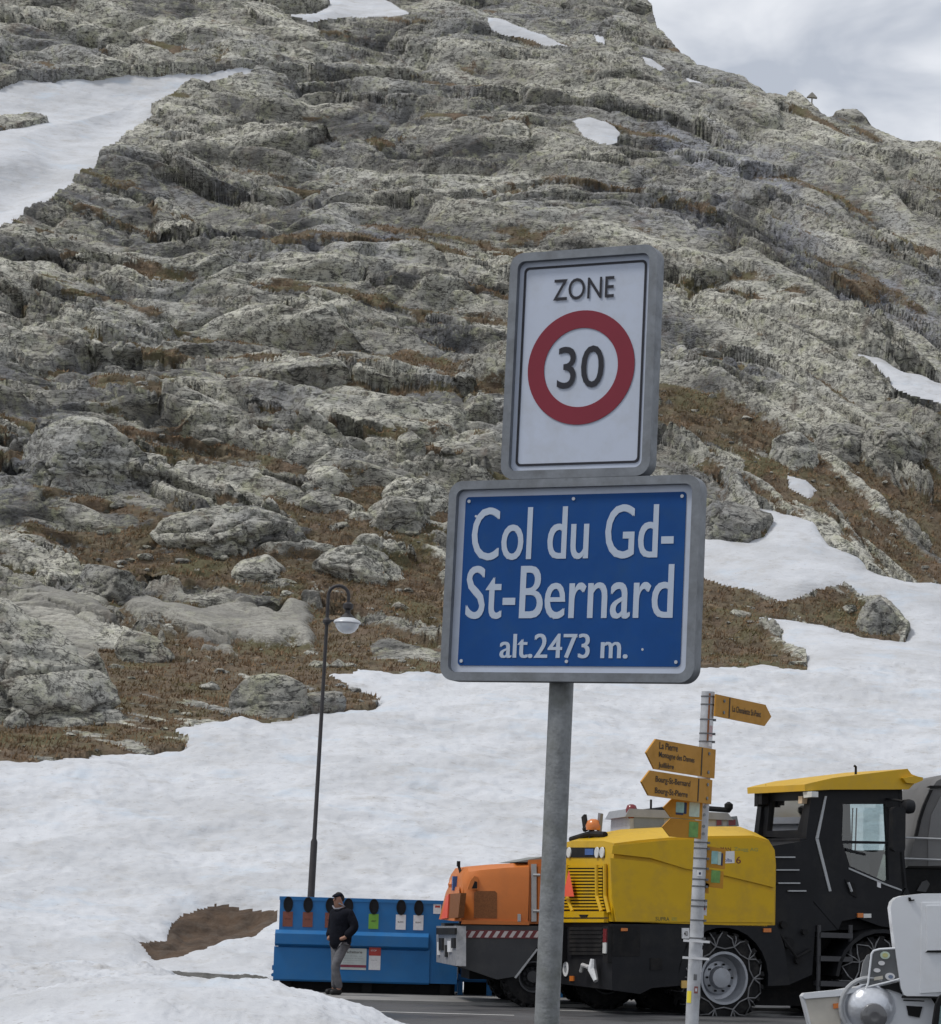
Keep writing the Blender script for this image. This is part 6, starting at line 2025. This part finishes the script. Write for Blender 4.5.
# ------------------------------------------------------------------ white motorcycle in the corner
K_D = 13.0
kb = at(880, 1000, K_D)
moto = empty('motorcycle', (kb.x, K_D, ground_z(kb.x)), (0, 0, 0), 'white touring motorcycle with stickers on its screen and an upright white case', 'motorcycle')
M_MW = mat('white_fairing', (0.70, 0.72, 0.75), 0.28, var=0.03, scale=3, dirt=(0.55, 0.54, 0.52), dirt_amt=0.35, dirt_scale=4, coat=0.4)
M_BEIGE = mat('beige_lining', (0.52, 0.49, 0.43), 0.75, var=0.12, scale=9)
M_TINT = mat('tinted_screen', (0.11, 0.115, 0.12), 0.2, spec=0.6)
M_CHROME = mat('silver_dome', (0.58, 0.60, 0.64), 0.30, 0.5, 0.15, 12, bump=0.02, bscale=9)


def k(px, py, dy=0.0):
    p = at(px, py, K_D + dy)
    return (p.x - kb.x, p.z - ground_z(kb.x))


def kp(name, pts, y0, y1, m, bev=0.0, parent=moto, smooth=None, seg=3):
    bm = BM(); prism(bm, [k(*p) for p in pts], y0, y1, 'y')
    return obj(name, bm, m, parent, bevel=bev, smooth=smooth, seg=seg)


# upright case
tc = kp('top_case', [(890.5, 908), (892, 902), (896, 898), (902, 896), (925, 893.5), (990, 893), (994, 897), (990, 990), (985, 996), (910, 997), (904, 995), (901, 988), (896, 955)], 0.0, 0.09, M_MW, 0.022, smooth=40)
kp('case_panel', [(921.5, 903), (985, 902), (983, 990), (920, 993)], -0.007, 0.002, M_MW, 0.004, tc)
kp('handle_recess', [(926, 906), (985, 905), (984, 951), (926, 951.5)], -0.016, -0.0075, M_MW, 0.006, tc)
kp('recess_shadow', [(924.5, 952.4), (927, 950.3), (985, 949.5), (985, 953)], -0.018, -0.0165, M_CHASSIS, 0.0, tc)  # dark strip painted as the shadow along the foot of the recess
kp('case_latch', [(908, 897.5), (910, 897.2), (911, 899.8), (914, 899.4), (914, 900.6), (908.7, 901.2)], -0.012, -0.001, M_CHASSIS, 0.0, tc)
kp('case_shadow', [(904, 996), (985, 996.8), (985, 998.6), (903, 998)], -0.006, 0.2, M_CHASSIS, 0.0, tc)  # dark strip standing for the shadow under the lower edge of the case
# windscreen
ws = kp('windscreen', [(872.5, 951.5), (880, 949.8), (905, 948.5), (905, 978), (868.5, 987)], 0.020, 0.030, M_TINT)
bm = BM()
pts = [(866.5, 989), (868.5, 983), (872, 954), (874, 951), (880, 949.3), (905, 947.8)]
tube(bm, [(k(*p)[0], 0.012, k(*p)[1]) for p in pts], 0.0055, 8)
tube(bm, [(k(*p)[0], 0.012, k(*p)[1]) for p in ((866, 987.5), (885, 983), (906, 977.5))], 0.005, 8)
obj('screen_edge', bm, M_MW, ws)
kp('screen_flank', [(871, 954), (868, 955.5), (864, 963), (860.5, 983), (863, 984.5), (867.5, 984)], 0.03, 0.045, mat('smoked_plastic', (0.20, 0.205, 0.21), 0.25, spec=0.6), 0.0, ws)
bm = BM()
def disc(px, py, rx, ry, y0=0.010, y1=0.0195):
    c = k(px, py); prism(bm, [(c[0] + rx / 200 * math.cos(2 * math.pi * i / 18), c[1] + ry / 200 * math.sin(2 * math.pi * i / 18)) for i in range(18)], y0, y1, 'y')
disc(885.5, 955.3, 4.8, 3.8); obj('round_sticker', bm, M_STK_PALE, ws)
bm = BM(); disc(885.5, 955.3, 2.8, 2.2, 0.008, 0.0098); obj('round_sticker', bm, mat('sticker_ochre', (0.50, 0.50, 0.22), 0.5), ws)
bm = BM(); disc(882, 963.2, 3.2, 2.2); disc(877.5, 970.4, 3.4, 2.0); obj('sticker', bm, M_STK_WHITE, ws)
bm = BM(); disc(890.5, 976.6, 4.8, 3.6); obj('round_sticker', bm, M_STK_WHITE, ws)
bm = BM(); disc(891, 976.8, 2.4, 1.8, 0.008, 0.0098); obj('round_sticker', bm, mat('sticker_slate', (0.16, 0.2, 0.28), 0.5), ws)
kp('sticker', [(875, 977.2), (883, 975.8), (883.5, 979), (874.5, 980.6)], 0.011, 0.0195, mat('sticker_sand', (0.50, 0.47, 0.40), 0.5), 0.0, ws)
# fairing, open side case, headlight dome
fr = kp('fairing', [(803.5, 997), (806, 994.2), (838, 991), (858, 987.5), (872, 986), (900, 981), (906, 996), (932, 997), (940, 1010), (940, 1050), (880, 1085), (822, 1060), (812, 1030)], 0.05, 0.16, M_MW, 0.035, smooth=45)
kp('side_case_lining', [(806.5, 999.5), (840, 997), (842, 1026), (820, 1045), (813, 1026)], 0.040, 0.049, M_BEIGE, 0.004, fr)
kp('side_case_rim', [(802.8, 996.5), (805, 993.6), (858, 988), (858.5, 991.5), (842, 996.2), (806, 999.0)], 0.028, 0.06, M_MW, 0.006, fr)
bm = BM()
c = k(872, 1008)
bmesh.ops.create_uvsphere(bm, u_segments=28, v_segments=18, radius=1.0)
for v in bm.verts: v.co = Vector((c[0] + v.co.x * 0.128, 0.07 + v.co.y * 0.11, c[1] + v.co.z * 0.118))
hl = obj('headlight', bm, M_CHROME, moto, smooth=60)
bm = BM()
c2 = k(872, 1016)
lathe(bm, [(0.066, -0.052), (0.062, -0.078), (0.045, -0.088), (0.02, -0.086)], (c2[0], 0, c2[1]), 'y', 22)
obj('dark_lens', bm, mat('dark_glass', (0.10, 0.10, 0.105), 0.12, spec=0.8), hl, smooth=40)
bm = BM(); ring = [(c[0] + 0.150 * math.cos(R(a)), 0.03, c[1] + 0.145 * math.sin(R(a))) for a in range(70, 215, 12)]
tube(bm, ring, 0.012, 8); obj('headlight_rim', bm, M_TRIM, hl)
kp('screen_gap', [(876, 988), (906, 981), (908, 996.5), (900, 993), (890, 989.5)], 0.030, 0.048, M_CHASSIS, 0.0, fr)
kp('indicator', [(834, 1004), (842, 1003), (842.5, 1008), (834.5, 1009)], 0.030, 0.045, M_ORANGE_LENS, 0.003, fr)
kp('fairing_seam', [(905, 1000), (926, 1001), (926, 1002), (905, 1001.2)], 0.044, 0.0495, M_CHASSIS, 0.0, fr)
kp('side_vent', [(908, 1006), (924, 1007), (921, 1018), (910, 1016)], 0.040, 0.0495, M_CHASSIS, 0.003, fr)
# mirror in the corner
mr = kp('mirror', [(932.5, 1003), (936, 995.5), (944, 991), (975, 990), (975, 1040), (929, 1040), (929.5, 1022)], -0.10, -0.06, M_CHASSIS, 0.008)
kp('mirror_glass', [(936.5, 1006), (940, 999), (946, 995.5), (970, 995), (970, 1036), (934.5, 1036), (934.8, 1022)], -0.106, -0.1005, mat('mirror_glass', (0.30, 0.42, 0.44), 0.08, 0.8), 0.0, mr)
kp('mirror_mark', [(938.5, 1003), (940.5, 1001), (939.5, 1019), (937, 1019)], -0.109, -0.1065, M_STK_WHITE, 0.0, mr)
# the lower bike: tank, seat, engine, wheels
bm = BM(); prism(bm, [(-0.25, 0.45), (-0.20, 1.02), (0.15, 1.08), (0.95, 1.05), (1.25, 1.15), (1.3, 0.95), (0.9, 0.75), (0.7, 0.40), (0.1, 0.35)], 0.10, 0.40, 'y')
obj('frame', bm, M_CHASSIS, moto, bevel=0.04)
bm = BM(); prism(bm, [(0.2, 1.06), (0.9, 1.04), (1.2, 1.16), (1.22, 1.22), (0.85, 1.13), (0.25, 1.14)], 0.08, 0.42, 'y'); obj('saddle', bm, M_SEAT, moto, bevel=0.04)
for xx in (-0.45, 1.05):
    wheel(moto, xx, 0.32, 0.31, 0.16, 0.17, chains=False, lugs=30)
bm = BM(); tube(bm, [(-0.45, 0.25, 0.32), (-0.25, 0.25, 1.0)], 0.035, 8); tube(bm, [(1.05, 0.25, 0.32), (0.6, 0.25, 0.5)], 0.04, 8)
box(bm, 0.30, 0.25, 1.12, 0.30, 0.22, 0.16)
c = k(905, 1000); box2(bm, c[0], c[0] + 0.45, 0.06, 0.24, 1.05, c[1] - 0.02)
obj('fork', bm, M_CHASSIS, moto)
